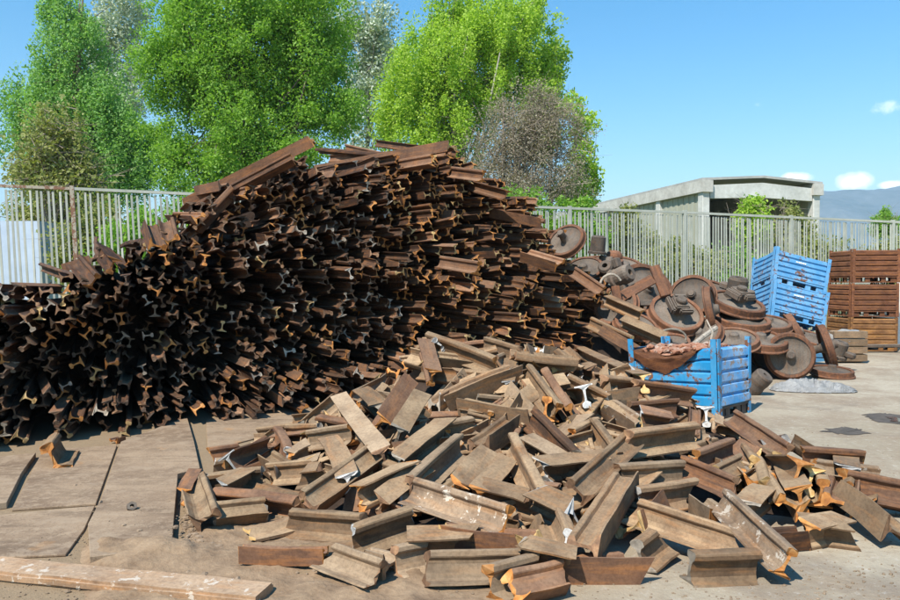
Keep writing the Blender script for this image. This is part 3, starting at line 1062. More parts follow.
HEAP = [
    # --- crown of the heap
    (428, 340, 497, 366, 0, 'long offcut with head up lying highest on the crest of the heap', 'end_orange', 'rail_heap', .10),
    (432, 378, 424, 348, 200, 'upright offcut with jagged orange cut face at the crest against the dark pile', 'end_orange', 'rail_red', .12),
    (513, 357, 575, 364, -55, 'humped offcut with curved foot on the crest of the heap', 'end_brown', 'rail_heap', .10),
    (556, 332, 630, 384, 175, 'long flat backed offcut sloping from the pile toward the blue crate', 'end_tan', 'rail_heap', .10),
    (444, 399, 514, 370, 95, 'pale offcut showing its broad flat foot below the crest', 'end_white', 'rail_heap', .10),
    (463, 405, 534, 417, 100, 'offcut lying foot outward below the broad pale one', 'end_brown', 'rail_heap', .08),
    (526, 372, 556, 412, 20, 'offcut pointing downhill like a trough with orange end', 'end_orange', 'rail_heap', .10),
    (548, 378, 572, 415, -30, 'second trough shaped offcut sliding downhill beside the orange ended one', 'end_orange', 'rail_red', .07),
    (566, 382, 602, 400, 10, 'offcut with torn bright end facing a dark hollow', 'end_white', 'rail_heap', .08),
    (483, 345, 520, 356, 15, None, None, None, .04),
    (600, 384, 640, 388, 0, None, 'end_brown', None, .05),
    (632, 388, 690, 396, 0, 'level offcut in front of the open blue crate', 'end_brown', 'rail_red', .08),
    (628, 412, 676, 408, 30, 'slim offcut lying level just below the one in front of the crate', 'end_brown', 'rail_red', .06),
    (607, 405, 637, 424, 80, 'narrow pale offcut pointing downhill below the open crate', 'end_tan', 'rail_flaked', .07),
    (640, 418, 668, 424, 180, None, None, None, .05),
    (600, 400, 628, 396, 120, None, None, None, .05),
    # --- left flank
    (340, 403, 384, 460, 178, 'broad flat plank like offcut leaning on the left flank of the heap', 'end_brown', 'rail_dusty', .12),
    (378, 424, 405, 384, 130, 'offcut standing steeply on the left flank with dark web', 'end_orange', 'rail_red', .11),
    (398, 436, 421, 400, 160, 'steep offcut with grey worn head next to the dark webbed one', 'end_grey', 'rail_heap', .11),
    (363, 396, 382, 414, 180, None, None, None, .06),
    (320, 424, 354, 430, 0, 'short level offcut at the back of the left flank', 'end_orange', 'rail_red', .06),
    (286, 434, 322, 433, 20, None, 'end_grey', None, .06),
    (310, 440, 352, 434, 20, None, 'end_orange', None, .06),
    (330, 446, 350, 485, 180, 'broad slab of an offcut standing upright on the left flank', 'end_white', 'rail_heap', .10),
    (350, 450, 362, 480, 100, None, None, None, .05),
    (307, 503, 372, 456, 55, 'long offcut with shadowed web slanting up the left flank', 'end_brown', 'rail_heap', .12),
    (400, 466, 443, 432, 182, 'wide offcut foot up slanting toward the crest', 'end_grey', 'rail_heap', .12),
    (438, 434, 474, 426, 10, None, 'end_orange', None, .07),
    (410, 490, 458, 446, 10, 'offcut with pale rounded head slanting up in the middle of the heap', 'end_brown', 'rail_dusty', .11),
    (380, 507, 422, 476, 160, 'slanting offcut under the pale headed one', 'end_brown', 'rail_heap', .06),
    (360, 498, 412, 474, 195, 'offcut with orange corner at its lower end on the left flank', 'end_orange', 'rail_heap', .11),
    # --- the middle
    (478, 446, 510, 423, 100, 'small tilted slab of an offcut near the middle of the heap', 'end_brown', 'rail_heap', .09),
    (512, 443, 540, 497, 2, 'offcut standing on its foot with head and both flanges facing up, pointing downhill', 'end_grey', 'rail_heap', .13),
    (532, 418, 574, 461, 15, 'dark offcut with worn head sloping downhill to the foot of a hollow', 'end_grey', 'rail_pile', .11),
    (574, 438, 602, 425, 20, None, None, None, .06),
    (590, 425, 616, 462, 20, 'trough of an offcut sloping downhill in the middle', 'end_brown', 'rail_heap', .09),
    (577, 492, 628, 444, 55, 'dark edged offcut slanting uphill across the middle', 'end_brown', 'rail_heap', .14),
    (583, 546, 626, 478, 92, 'tall plank like offcut standing on end in the middle foreground', 'end_brown', 'rail_heap', .16),
    (626, 443, 694, 434, 2, 'large clean offcut with head up and square cut ends below the blue crate', 'end_brown', 'rail_heap', .16, 1.12),
    (545, 472, 600, 466, 178, 'broad torn foot plate in the middle of the heap', 'end_white', 'rail_heap', .08),
    (620, 478, 682, 474, 20, 'weathered offcut with humped top lying below the large clean one', 'end_brown', 'rail_dusty', .10, 1.1),
    (525, 445, 562, 467, 178, None, None, None, .04),
    (455, 490, 484, 458, 150, None, 'end_orange', None, .08),
    (480, 500, 506, 470, 175, None, 'end_orange', None, .06),
    (440, 500, 470, 478, 100, None, None, None, .04),
    (475, 493, 532, 508, 175, None, 'end_brown', 'rail_heap', .06),
    (412, 492, 506, 522, 35, 'large offcut with flaking pale mill scale across the middle foreground', 'end_orange', 'rail_flaked', .17, 1.08),
    (535, 500, 577, 520, 160, 'offcut with star shaped torn white end in the foreground', 'end_white', 'rail_heap', .12),
    (556, 520, 566, 545, 20, 'short offcut whose bright cut face points at the viewer', 'end_white', 'rail_heap', .10),
    (640, 500, 690, 492, 8, 'slim offcut with bright T shaped end left of the jumbled ends', 'end_white', 'rail_heap', .09),
    (636, 512, 738, 546, 25, 'long offcut with dark web shadow reaching toward the front edge', 'end_brown', 'rail_heap', .12, 1.05),
    (630, 530, 655, 505, 120, None, None, None, .05),
    (640, 556, 662, 540, 20, 'short stub leaning forward at the front edge beside the plate', 'end_grey', 'rail_heap', .08),
    (690, 568, 756, 566, 2, 'offcut standing alone on its foot at the front edge of the heap', 'end_grey', 'rail_heap', .08, 1.02),
    (555, 564, 630, 568, 96, 'broad orange brown plate of an offcut at the front edge', 'end_orange', 'rail_red', .06),
    (512, 553, 566, 566, 182, 'offcut lying foot up with T shaped end in the front row', 'end_grey', 'rail_heap', .09),
    (445, 534, 533, 542, 95, 'dark plate with ochre stained edge in the front row', 'end_tan', 'rail_red', .10),
    (413, 548, 465, 546, 178, 'offcut rimmed with orange under the flaking one', 'end_orange', 'rail_heap', .08),
    (426, 572, 514, 568, 35, 'dust caked offcut half buried at the front edge', 'end_brown', 'rail_dusty', .05, 1.05),
    (490, 588, 534, 572, 20, 'small offcut with dark hollow at the very front', 'end_orange', 'rail_dusty', .06),
    (512, 595, 564, 580, 60, 'orange offcut lying nearest to the viewer at the front edge', 'end_orange', 'rail_red', .05),
    # --- left front, low
    (352, 541, 412, 520, 2, 'offcut with white cut face beside the flat plates', 'end_white', 'rail_heap', .10, 1.05),
    (288, 522, 366, 528, 10, 'long offcut lying flat at the low left front', 'end_brown', 'rail_heap', .08),
    (242, 563, 326, 564, 95, 'thin orange edged bar lying alone in the dirt', 'end_orange', 'rail_red', .02, .62),
    (330, 560, 378, 580, 40, 'bent offcut caked in dirt at the front left', 'end_brown', 'rail_dusty', .06),
    (366, 562, 392, 570, 100, 'dirt caked lump of rail beside the bent one', 'end_brown', 'rail_dusty', .04),
    (395, 566, 425, 556, 20, None, 'end_brown', 'rail_dusty', .05),
    (196, 482, 207, 518, 60, 'leaning offcut at the left tip of the heap beside the plate edge', 'end_brown', 'rail_heap', .11),
    (184, 500, 196, 478, 180, 'small jagged orange piece at the left tip of the heap', 'end_orange', 'rail_red', .06, .7),
    (215, 500, 304, 506, -35, 'long low offcut with dark web lying along the left tip', 'end_brown', 'rail_red', .05),
    (214, 520, 266, 511, 60, 'offcut lying below the long low one at the left tip', 'end_grey', 'rail_heap', .05),
    (207, 486, 262, 478, 5, None, 'end_grey', 'rail_heap', .07),
    (232, 468, 270, 444, 55, 'offcut with dark hollow web slanting at the back of the left tip', 'end_orange', 'rail_red', .10),
    (212, 459, 243, 452, 20, 'thin reddish offcut furthest left behind the slanting one', 'end_orange', 'rail_red', .04),
    (213, 473, 238, 468, 0, None, 'end_white', None, .05),
    (277, 436, 288, 458, 20, 'short upright piece with white cut face at the back of the left tip', 'end_white', 'rail_red', .08),
    (290, 463, 308, 452, 180, None, None, None, .06),
    (262, 455, 285, 470, 90, None, 'end_white', None, .06),
    (272, 474, 318, 470, 20, None, 'end_orange', None, .07),
    (300, 480, 330, 476, 180, None, None, None, .06),
    (225, 492, 252, 478, 180, None, 'end_white', None, .09),
    # --- right end: jumble of ends and long pieces
    (732, 418, 785, 454, 35, 'long dark offcut sloping from the crate toward the jumble of cut ends', 'end_brown', 'rail_red', .10),
    (697, 462, 732, 449, 15, 'offcut with round orange head facing left below the crate', 'end_orange', 'rail_red', .09),
    (680, 466, 736, 490, 30, 'dark slim offcut sloping down to the jumble of cut ends', 'end_brown', 'rail_red', .10),
    (722, 476, 742, 466, 60, None, 'end_tan', None, .07),
    (745, 515, 765, 497, 180, None, 'end_grey', None, .08),
    (803, 458, 862, 462, 10, 'level ochre offcut at the back of the right end', 'end_orange', 'rail_red', .10),
    (815, 470, 880, 478, 60, 'long ochre offcut lying below the level one at the right end', 'end_orange', 'rail_flaked', .08),
    (846, 484, 925, 500, 30, 'longest offcut running out of the heap at its right end', 'end_orange', 'rail_red', .10, 1.1),
    (850, 496, 898, 533, 110, 'flat pointed offcut sloping to the concrete at the right end', 'end_brown', 'rail_heap', .10, 1.05),
    (722, 500, 786, 562, 25, 'long offcut with flaking pale paint sloping down to the concrete', 'end_orange', 'rail_flaked', .14, .9),
    (760, 540, 802, 538, 90, 'dark rounded rail head lying under the jumble of cut ends', 'end_white', 'rail_pile', .05, .8),
    (806, 532, 852, 542, 175, 'torn curled foot plate under the jumble at the right end', 'end_orange', 'rail_heap', .05),
    (806, 545, 842, 536, 180, None, 'end_orange', 'rail_heap', .02),
    (700, 505, 722, 520, 90, None, None, None, .06),
    (694, 434, 695, 410, 90, None, 'end_brown', 'rail_red', .05, .6),
]
for e in HEAP:
    x1, y1, x2, y2, ro, lab, en, ma, li = e[:9]
    offcut(x1, y1, x2, y2, ro, lab, en, ma, li, e[9] if len(e) > 9 else 1.0)

# pieces whose cut faces point at the viewer: near photo point, how far it runs back
FACING = [
    (750, 472, 5.55, (.25, .9, -.22), .55, 25, 'offcut end on with bright head tilted, left in the jumble of cut ends', 'end_tan', 'rail_heap'),
    (778, 448, 5.9, (.2, .9, -.22), .6, 60, 'white flecked cut end highest in the jumble of cut ends', 'end_white', 'rail_red'),
    (772, 502, 5.1, (.3, .9, -.22), .6, -40, 'offcut end on, broad bright head turned down, centre of the jumble', 'end_tan', 'rail_heap'),
    (797, 478, 5.0, (.1, .95, -.22), .55, 200, 'offcut end on leaning over the jumble with tall web', 'end_orange', 'rail_heap'),
    (822, 498, 4.95, (.35, .9, -.22), .7, 8, 'big offcut end on with whole orange rail outline showing', 'end_orange', 'rail_heap'),
    (845, 482, 5.2, (.45, .85, -.22), .7, 185, 'offcut end on with white head beside the longest offcut', 'end_white', 'rail_heap'),
    (764, 470, 5.75, (.1, .95, -.22), .5, 130, 'small offcut end on between the tilted heads', 'end_tan', 'rail_red'),
    (735, 478, 5.55, (-.2, .95, -.22), .5, 90, None, 'end_grey', 'rail_heap'),
    (706, 420, 6.95, (.1, .95, -.22), .5, 180, 'offcut end on with white T shaped face under the blue crate', 'end_white', 'rail_heap'),
    (800, 520, 4.8, (.3, .95, -.22), .6, 170, None, 'end_orange', 'rail_heap'),
    (786, 488, 5.2, (.2, .95, -.22), .5, 45, None, 'end_orange', 'rail_heap'),
    (838, 512, 4.8, (.5, .85, -.22), .5, 80, None, 'end_orange', 'rail_red'),
    (546, 412, 6.05, (.05, .95, -.22), .5, 10, None, 'end_orange', 'rail_heap'),
    (585, 400, 6.3, (-.1, .95, -.22), .5, 170, None, 'end_white', 'rail_heap'),
    (762, 486, 5.25, (.15, .95, -.22), .5, 70, 'offcut end on lying on its side low in the jumble of cut ends', 'end_orange', 'rail_heap'),
    (810, 486, 5.05, (.2, .9, -.22), .5, 195, 'offcut end on standing foot up between the two largest cut ends', 'end_tan', 'rail_heap'),
    (790, 512, 4.75, (.25, .95, -.22), .5, -60, 'offcut end on lowest at the front of the jumble', 'end_orange', 'rail_heap'),
    (778, 470, 5.6, (.0, .95, -.22), .5, 15, None, 'end_tan', 'rail_heap'),
    (855, 500, 4.95, (.5, .85, -.22), .5, 40, None, 'end_orange', 'rail_heap'),
    (232, 478, 5.75, (.4, .9, -.22), .45, 215, 'offcut end on with three pronged white face at the left tip', 'end_white', 'rail_red'),
]
for k, (px, py, Y, d, L, ro, lab, en, ma) in enumerate(FACING):
    P1 = at(px, py, Y)
    P1.z = max(P1.z, .09)
    P2 = P1 + Vector(d).normalized() * L
    P2.z = max(P2.z, .09)
    back = (EYE - P1).normalized() * .16 + Vector((0, 0, .03))
    P1, P2 = P1 + back, P2 + back
    o = single_rail(P1, P2, ro, lab or 'rusty rail offcut wedged among the larger pieces in the heap', ma, en, 'rail offcut', HEAP_GROUP if lab else LOOSE, 'rail_offcut', 1.12, 0.01, 400 + k, .018, .04, seg=6, worn=.003)

STRIPS = [
    (250, 486, 306, 500, 5, 'flat torn strip lying level at the left tip of the heap', .16), (250, 536, 300, 522, 0, 'broad torn strip lying on the dirt at the low left front', .2),
    (300, 552, 356, 548, 0, 'dusty strip lying on the dirt below the white ended offcut', .15), (375, 395, 392, 410, 30, None, .1), (468, 470, 500, 455, 20, None, .13),
    (602, 455, 625, 470, 10, None, .13), (345, 470, 368, 488, 30, None, .1), (560, 470, 590, 485, 10, None, .14), (640, 404, 668, 396, 30, None, .1), (500, 550, 530, 562, 10, None, .12)]
for x1, y1, x2, y2, ro, lab, wd in STRIPS:
    offcut(x1, y1, x2, y2, ro, lab, 'end_tan', 'rail_heap', .04, kind='strip', W=wd)

# the lone stub at the foot of the pile, and scraps near it
single_rail(on_ground(52, 458, .10), on_ground(58, 446, .10) + Vector((0, .05, 0)), 25, 'lone short rail stub standing on the plates at the foot of the pile', 'rail_heap', 'end_orange', 'rail offcut', None, 'rail_offcut', 1.45, 0.0, 61, .05, .08, seg=4, worn=.008)
single_rail(on_ground(113, 441, .03), on_ground(121, 439, .03), 80, 'tiny rusty scrap at the foot of the pile beside the stub', 'rail_red', 'end_orange', 'rail offcut', None, 'rail_offcut', .5, 0.0, 62, .03, .08, seg=3)
single_rail(on_ground(149, 444, .025), on_ground(158, 444, .025), 80, 'tiny dark scrap on the plates between stub and heap', 'rail_pile', 'end_brown', 'rail offcut', None, 'rail_offcut', .35, 0.0, 63, .03, .08, seg=3)

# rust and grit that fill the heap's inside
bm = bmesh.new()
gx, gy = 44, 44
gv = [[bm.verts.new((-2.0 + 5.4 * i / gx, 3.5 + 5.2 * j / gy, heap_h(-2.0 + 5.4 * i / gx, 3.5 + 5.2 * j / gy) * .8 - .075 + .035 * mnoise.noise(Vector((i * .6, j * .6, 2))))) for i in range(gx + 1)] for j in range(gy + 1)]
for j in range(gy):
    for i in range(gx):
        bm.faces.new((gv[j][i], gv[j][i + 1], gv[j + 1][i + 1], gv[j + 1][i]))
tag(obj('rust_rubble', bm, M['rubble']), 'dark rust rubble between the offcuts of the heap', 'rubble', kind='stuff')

# ------------------------------------------------------------------ steel plates and bar on the near left
def slab(name, px_pts, thick, label, mat, cat='steel plate', group='steel plates laid on the ground'):
    pts = [on_ground(*q) for q in px_pts]
    c = sum(pts, Vector()) / len(pts)
    bm = bmesh.new()
    lo = [bm.verts.new(q - c) for q in pts]
    hi = [bm.verts.new(q - c + Vector((0, 0, thick))) for q in pts]
    n = len(pts)
    bm.faces.new(hi)
    bm.faces.new(lo[::-1])
    for i in range(n):
        bm.faces.new((lo[i], lo[(i + 1) % n], hi[(i + 1) % n], hi[i]))
    bmesh.ops.recalc_face_normals(bm, faces=bm.faces)
    bmesh.ops.bevel(bm, geom=list(bm.edges), offset=.003, segments=1, affect='EDGES')
    o = obj(name, bm, mat)
    o.location = c + Vector((0, 0, .002))
    return tag(o, label, cat, group)


slab('steel_plate', ((43, 452), (117, 447), (96, 506), (12, 512)), .016, 'dusty steel plate at the foot of the pile with the rail stub on its corner', M['plate'])
slab('steel_plate', ((121, 447), (187, 421), (194, 446), (200, 474), (178, 480), (175, 515), (172, 552), (140, 560), (90, 566), (88, 532), (101, 506)), .048, 'large dusty steel plate with the lone nut on it, thick dark edge toward the heap', M['plate'])
slab('steel_plate', ((-90, 472), (36, 458), (22, 478), (7, 509), (-110, 526)), .045, 'dusty steel plate cut by the picture edge at the foot of the pile', M['plate'])
slab('steel_plate', ((-120, 529), (95, 508), (84, 532), (66, 557), (-130, 566)), .014, 'dusty steel plate behind the long peeling bar', M['plate'])
slab('steel_plate', ((206, 421), (300, 403), (330, 420), (208, 452)), .012, 'dark dusty steel plate between the pile and the left tip of the heap', M['plate'])
# the long bar in front
a, b = on_ground(-60, 568), on_ground(264, 601)
bm = bmesh.new()
L = (b - a).length
nseg = 14
for i in range(nseg + 1):
    pass
box(bm, (0, 0, .028), (L, .20, .055))
bmesh.ops.subdivide_edges(bm, edges=[e for e in bm.edges if abs((e.verts[0].co - e.verts[1].co).x) > 1], cuts=30)
bmesh.ops.bevel(bm, geom=[e for e in bm.edges if abs((e.verts[0].co - e.verts[1].co).x) > .01 and e.is_manifold and e.calc_face_angle(0) > .5], offset=.014, segments=2, affect='EDGES')
for v in bm.verts:
    v.co.y += .012 * mnoise.noise(Vector((v.co.x * 1.3, 0, 5)))
    v.co.z += .008 * mnoise.noise(Vector((v.co.x * 4, v.co.y * 9, 8)))
o = obj('steel_bar', bm, M['bar_peeling'])
o.matrix_world = frame((a + b) / 2, b - a, (0, 0, 1))
tag(o, 'long rusty steel bar with peeling pale paint lying at the front edge', 'steel bar')
# a lone nut
bm = bmesh.new()
lathe(bm, [(.015, -.014), (.034, -.014), (.034, .014), (.015, .014)], n=6, closed=True)
o = obj('steel_nut', bm, M['axle_dark'])
o.matrix_world = axis_frame(on_ground(132, 517) + Vector((0, 0, .066)), (.3, -.5, .6))
tag(o, 'lone dark hexagon nut lying on the dusty plate', 'nut')

# loose dirt with real lumps, between the plates and the heap and along the front edge
bm = bmesh.new()
gx, gy = 130, 80
gg = []
for j in range(gy + 1):
    rowv = []
    for i in range(gx + 1):
        x, y = -2.4 + 3.4 * i / gx, 3.15 + 2.0 * j / gy
        q = Vector((x, y, 0))
        px_, py_ = 450 + FPX * x / y, HORIZON + FPX * CAM_H / y
        m = min(1, max(0, (px_ - 168) / 40)) * min(1, max(0, (py_ - 505) / 25)) * min(1, max(0, (560 - px_) / 160))
        over = min(1, max(0, (py_ - 538) / 14)) * min(1, max(0, (px_ - 70) / 30)) * min(1, max(0, (215 - px_) / 30))
        edge = min(i, gx - i, j, gy - j) / 8
        m = max(m, over)
        m *= min(1, edge)
        hgt = .016 + .050 * over * min(1, max(0, (575 - py_) / 14)) + .022 * mnoise.fractal(q * 4.5, 1, 2, 5) + .018 * max(0, mnoise.noise(q * 14)) + .012 * max(0, mnoise.noise(q * 30))
        rowv.append(bm.verts.new((x, y, -.012 + m * max(0, hgt + .012) if m > 0 else -.012)))
    gg.append(rowv)
for j in range(gy):
    for i in range(gx):
        bm.faces.new((gg[j][i], gg[j][i + 1], gg[j + 1][i + 1], gg[j + 1][i]))
tag(obj('loose_dirt', bm, M['dirt'], smooth=True), kind='structure')

# stones, rust chips and dust clods scattered over the dirt
st = random.Random(19)
bm = bmesh.new()


def pebble(c, r):
    ret = bmesh.ops.create_icosphere(bm, subdivisions=1, radius=r)
    sx, sy, sz = st.uniform(.6, 1.4), st.uniform(.6, 1.3), st.uniform(.4, .8)
    for v in ret['verts']:
        v.co = Vector((v.co.x * sx, v.co.y * sy, v.co.z * sz)) * (1 + .5 * mnoise.noise(v.co * (3 / r) + c)) + c
    return ret['verts']


mis = []
for k in range(4200):
    u = st.random()
    if u < .42:
        px, py, r = st.gauss(225, 55), st.gauss(545, 28), st.choice((.003, .004, .005, .007, .010, .016))
    elif u < .6:
        px, py, r = st.uniform(0, 900), st.uniform(560, 606), st.choice((.004, .006, .009))
    elif u < .85:
        px, py, r = st.uniform(0, 330), st.uniform(440, 606), st.choice((.002, .003, .004))
    else:
        px, py, r = st.uniform(740, 930), st.uniform(385, 600), st.choice((.002, .003, .004, .006))
    if py < 400 or py > 620 or (95 < px < 178 and py < 548 and st.random() < .8):
        continue
    c = on_ground(px, py)
    zz = .047 if (100 < px < 178 and py < 552) else .014 if (px < 200 and py < 552) else 0
    pebble(c + Vector((0, 0, zz + r * .3)), r)
o = obj('gravel', bm, [M['stone']])
tag(o, 'small stones and rust crumbs scattered over the dirt', 'gravel', kind='stuff')
for k, (px, py, r, mt, lab) in enumerate(((205, 578, .035, 'stone', 'fist sized brown clod in the dirt near the peeling bar'), (238, 583, .03, 'stone', 'dark clod in the dirt at the end of the peeling bar'), (178, 440, .02, 'pale_chip', 'pale chip on the plate near the left tip of the heap'))):
    bm = bmesh.new()
    pebble(Vector((0, 0, r * .4)), r)
    o = obj('stone', bm, M[mt])
    o.location = on_ground(px, py)
    tag(o, lab, 'stone')

# ------------------------------------------------------------------ the fence
fence = empty('slat_fence', 'long pale metal slat fence with rusty rail running behind the scrap', 'fence')
posts = [-22.6, -19.4, -16.2, -13.0, -9.8, -6.62, -3.4, -0.2, 2.55, 5.25, 8.0, 10.9, 13.8, 16.8, 19.8]
FTOP = [3.20, 3.20, 3.20, 3.20, 3.20, 3.17, 3.12, 3.10, 3.08, 3.06, 3.02, 2.98, 2.96, 2.95, 2.95]
fdir = Vector((1, FSL, 0)).normalized()
frot = Matrix.Rotation(math.atan(FSL), 3, 'Z')
rf = random.Random(8)
for i, x in enumerate(posts):
    bm = bmesh.new()
    box(bm, (x, fence_y(x), FTOP[i] / 2 + .02), (.07, .07, FTOP[i] + .06), frot)
    if x < 0:
        for v in bm.verts:
            v.co.x -= (v.co.z - 1.3) * .045
    obj('post', bm, M['fence_rusty'] if x < -5 else M['fence'], fence)
for i in range(len(posts) - 1):
    xa, xb = posts[i], posts[i + 1]
    rusty = xb < -5
    bm = bmesh.new()
    n = 38 if xa > -3.5 else 34
    for k in range(1, n):
        f = k / n
        x = xa + (xb - xa) * f
        t = FTOP[i] + (FTOP[i + 1] - FTOP[i]) * f
        lean = .045 if x < -3 else .012
        vv = box(bm, (x, fence_y(x), t / 2), ((.032 if xa > -3.5 else .036) if rf.random() > .04 else .06, .012, t - .12), Matrix.Rotation(math.atan(FSL) + rf.gauss(0, .14), 3, 'Z'))
        dx = rf.gauss(0, .006)
        for v in vv:
            v.co.x += -(v.co.z - 1.3) * lean + dx * v.co.z
    obj('slat_panel', bm, M['fence'], fence)
    for zt, th in ((0, .05), (None, .04)):
        bm = bmesh.new()
        A = Vector((xa, fence_y(xa), FTOP[i] if zt == 0 else .28))
        B = Vector((xb, fence_y(xb), FTOP[i + 1] if zt == 0 else .28))
        off = 0 if zt == 0 else -.035
        if x < 0 and zt == 0:
            A.x -= (A.z - 1.3) * .045
            B.x -= (B.z - 1.3) * (.045 if xb < 0 else 0)
        Mx = frame((A + B) / 2 + Vector((0, off, 0)), B - A, (0, 0, 1))
        ret = bmesh.ops.create_cube(bm, size=1)
        bmesh.ops.transform(bm, matrix=Mx @ Matrix.Diagonal(((B - A).length - .074, .055, th, 1)), verts=ret['verts'])
        obj('top_rail' if zt == 0 else 'bottom_rail', bm, M['fence_rusty'] if rusty and zt == 0 else M['fence'], fence)

# ------------------------------------------------------------------ trees and bushes
def leaves_mesh(name, centres, radii, counts, size, seed, flat=1.0):
    r = np.random.default_rng(seed)
    P = []
    for c, rad, n in zip(centres, radii, counts):
        d = r.normal(size=(n, 3))
        d /= np.linalg.norm(d, axis=1)[:, None]
        k = r.random(n) ** 0.45
        P.append(np.array(c) + d * k[:, None] * np.array(rad))
    P = np.concatenate(P)
    n = len(P)
    a = r.normal(size=(n, 3))
    a /= np.linalg.norm(a, axis=1)[:, None]
    b = np.cross(a, r.normal(size=(n, 3)))
    b /= np.linalg.norm(b, axis=1)[:, None]
    sz = size * r.uniform(.6, 1.35, n)[:, None]
    V = np.stack([P - a * sz, P + b * sz * .55, P + a * sz, P - b * sz * .55], axis=1).reshape(-1, 3)
    me = bpy.data.meshes.new(name)
    me.vertices.add(4 * n)
    me.vertices.foreach_set('co', V.astype(np.float32).ravel())
    me.loops.add(4 * n)
    me.loops.foreach_set('vertex_index', np.arange(4 * n, dtype=np.int32))
    me.polygons.add(n)
    me.polygons.foreach_set('loop_start', np.arange(0, 4 * n, 4, dtype=np.int32))
    me.update()
    me.validate()
    return me


def crown_tufts(blobs, ntuft, seed, tuft=.55, shell=.5, plume=.3):
    """Tuft centres spread through a set of ellipsoid lobes, thicker toward their outside."""
    r = random.Random(seed)
    vol = [b[3] * b[4] * b[5] for b in blobs]
    out, rad = [], []
    for k in range(ntuft):
        b = r.choices(blobs, vol)[0]
        d = Vector((r.gauss(0, 1), r.gauss(0, 1), r.gauss(0, 1))).normalized()
        q = (shell + (1 - shell) * r.random()) if r.random() < .75 else r.random()
        q *= 1 + .34 * mnoise.noise(d * 2.5 + Vector((seed, b[0], b[2])))
        out.append((b[0] + d.x * b[3] * q, b[1] + d.y * b[4] * q, b[2] + d.z * b[5] * q))
        s = tuft * r.uniform(.55, 1.35)
        rad.append((s * (1.15 - .5 * plume), s * (1.15 - .5 * plume), s * (.65 + .9 * plume)))
    return out, rad


def tree(name, base, blobs, trunk_r, leaf, bark, label, cat, ntuft, per, size, seed, tuft=.55, group=None, lean=(0, 0), limbs=10, twigs=0, shell=.5, stems=1, plume=.3):
    r = random.Random(seed)
    root = empty(name, label, cat, group, Matrix.Translation(base))
    cs, rs = crown_tufts(blobs, ntuft, seed, tuft, shell, plume)
    me = leaves_mesh('crown', cs, rs, [max(3, int(per * r.uniform(.5, 1.5))) for _ in cs], size, seed)
    link_mesh('crown', me, M[leaf], root)
    bm = bmesh.new()
    top = max(b[2] + b[5] * .5 for b in blobs)
    for sidx in range(stems):
        ox, oy = (r.uniform(-1, 1) * .5 * (stems > 1), r.uniform(-1, 1) * .5 * (stems > 1))
        pts, rad = [], []
        for k in range(8):
            f = k / 7
            pts.append((ox + lean[0] * f + ox * 1.1 * f + .18 * math.sin(f * 5 + seed + sidx) * f, oy + lean[1] * f + .15 * math.cos(f * 4 + seed), top * f - .1))
            rad.append(trunk_r * (1 - .86 * f) * (1 if sidx == 0 else .7))
        tube(bm, pts, rad, 8)
        for k in range(limbs // stems):
            f = r.uniform(.25, .9)
            i = min(6, int(f * 7))
            o = Vector(pts[i]).lerp(Vector(pts[i + 1]), f * 7 - i)
            tgt = Vector(r.choice(cs))
            if tgt.z < o.z - .5:
                tgt.z = o.z + r.uniform(.2, 1.0)
            m1 = o.lerp(tgt, .5) + Vector((r.uniform(-.3, .3), r.uniform(-.3, .3), r.uniform(-.1, .4)))
            r0 = max(.012, trunk_r * (1 - .86 * f) * .5)
            tube(bm, [o, m1, tgt], [r0, r0 * .6, r0 * .22], 5)
            for q in range(3):
                t2 = Vector(r.choice(cs))
                if (t2 - m1).length < 2.6:
                    tube(bm, [m1, m1.lerp(t2, .5) + Vector((0, 0, .1)), t2], [r0 * .45, r0 * .3, r0 * .12], 4)
    obj('trunk', bm, M[bark], root, smooth=True)
    if twigs:
        bm = bmesh.new()
        for k in range(twigs):
            o = Vector(r.choice(cs))
            d = Vector((r.gauss(0, 1), r.gauss(0, 1), r.uniform(-.2, 1.2))).normalized()
            q = o + d * r.uniform(.4, 1.0)
            tube(bm, [o - d * r.uniform(.3, .7), o + Vector((r.uniform(-.06, .06), 0, r.uniform(-.06, .06))), q], [.011, .008, .002], 3, cap=False)
        obj('twigs', bm, M['twig'], root)
    return root


def lobes(Y, base, spec):
    """Crown lobes from outline points seen at distance Y: (px, py, half width px, half height px[, depth offset])."""
    k = Y / FPX
    out = []
    for q in spec:
        p = at(q[0], q[1], Y) - base
        out.append((p.x, q[4] if len(q) > 4 else 0.0, p.z, q[2] * k, max(q[2], q[3]) * k * .8, q[3] * k))
    return out


def at_base(px, Y):
    p = at(px, HORIZON, Y)
    return Vector((p.x, p.y, 0))


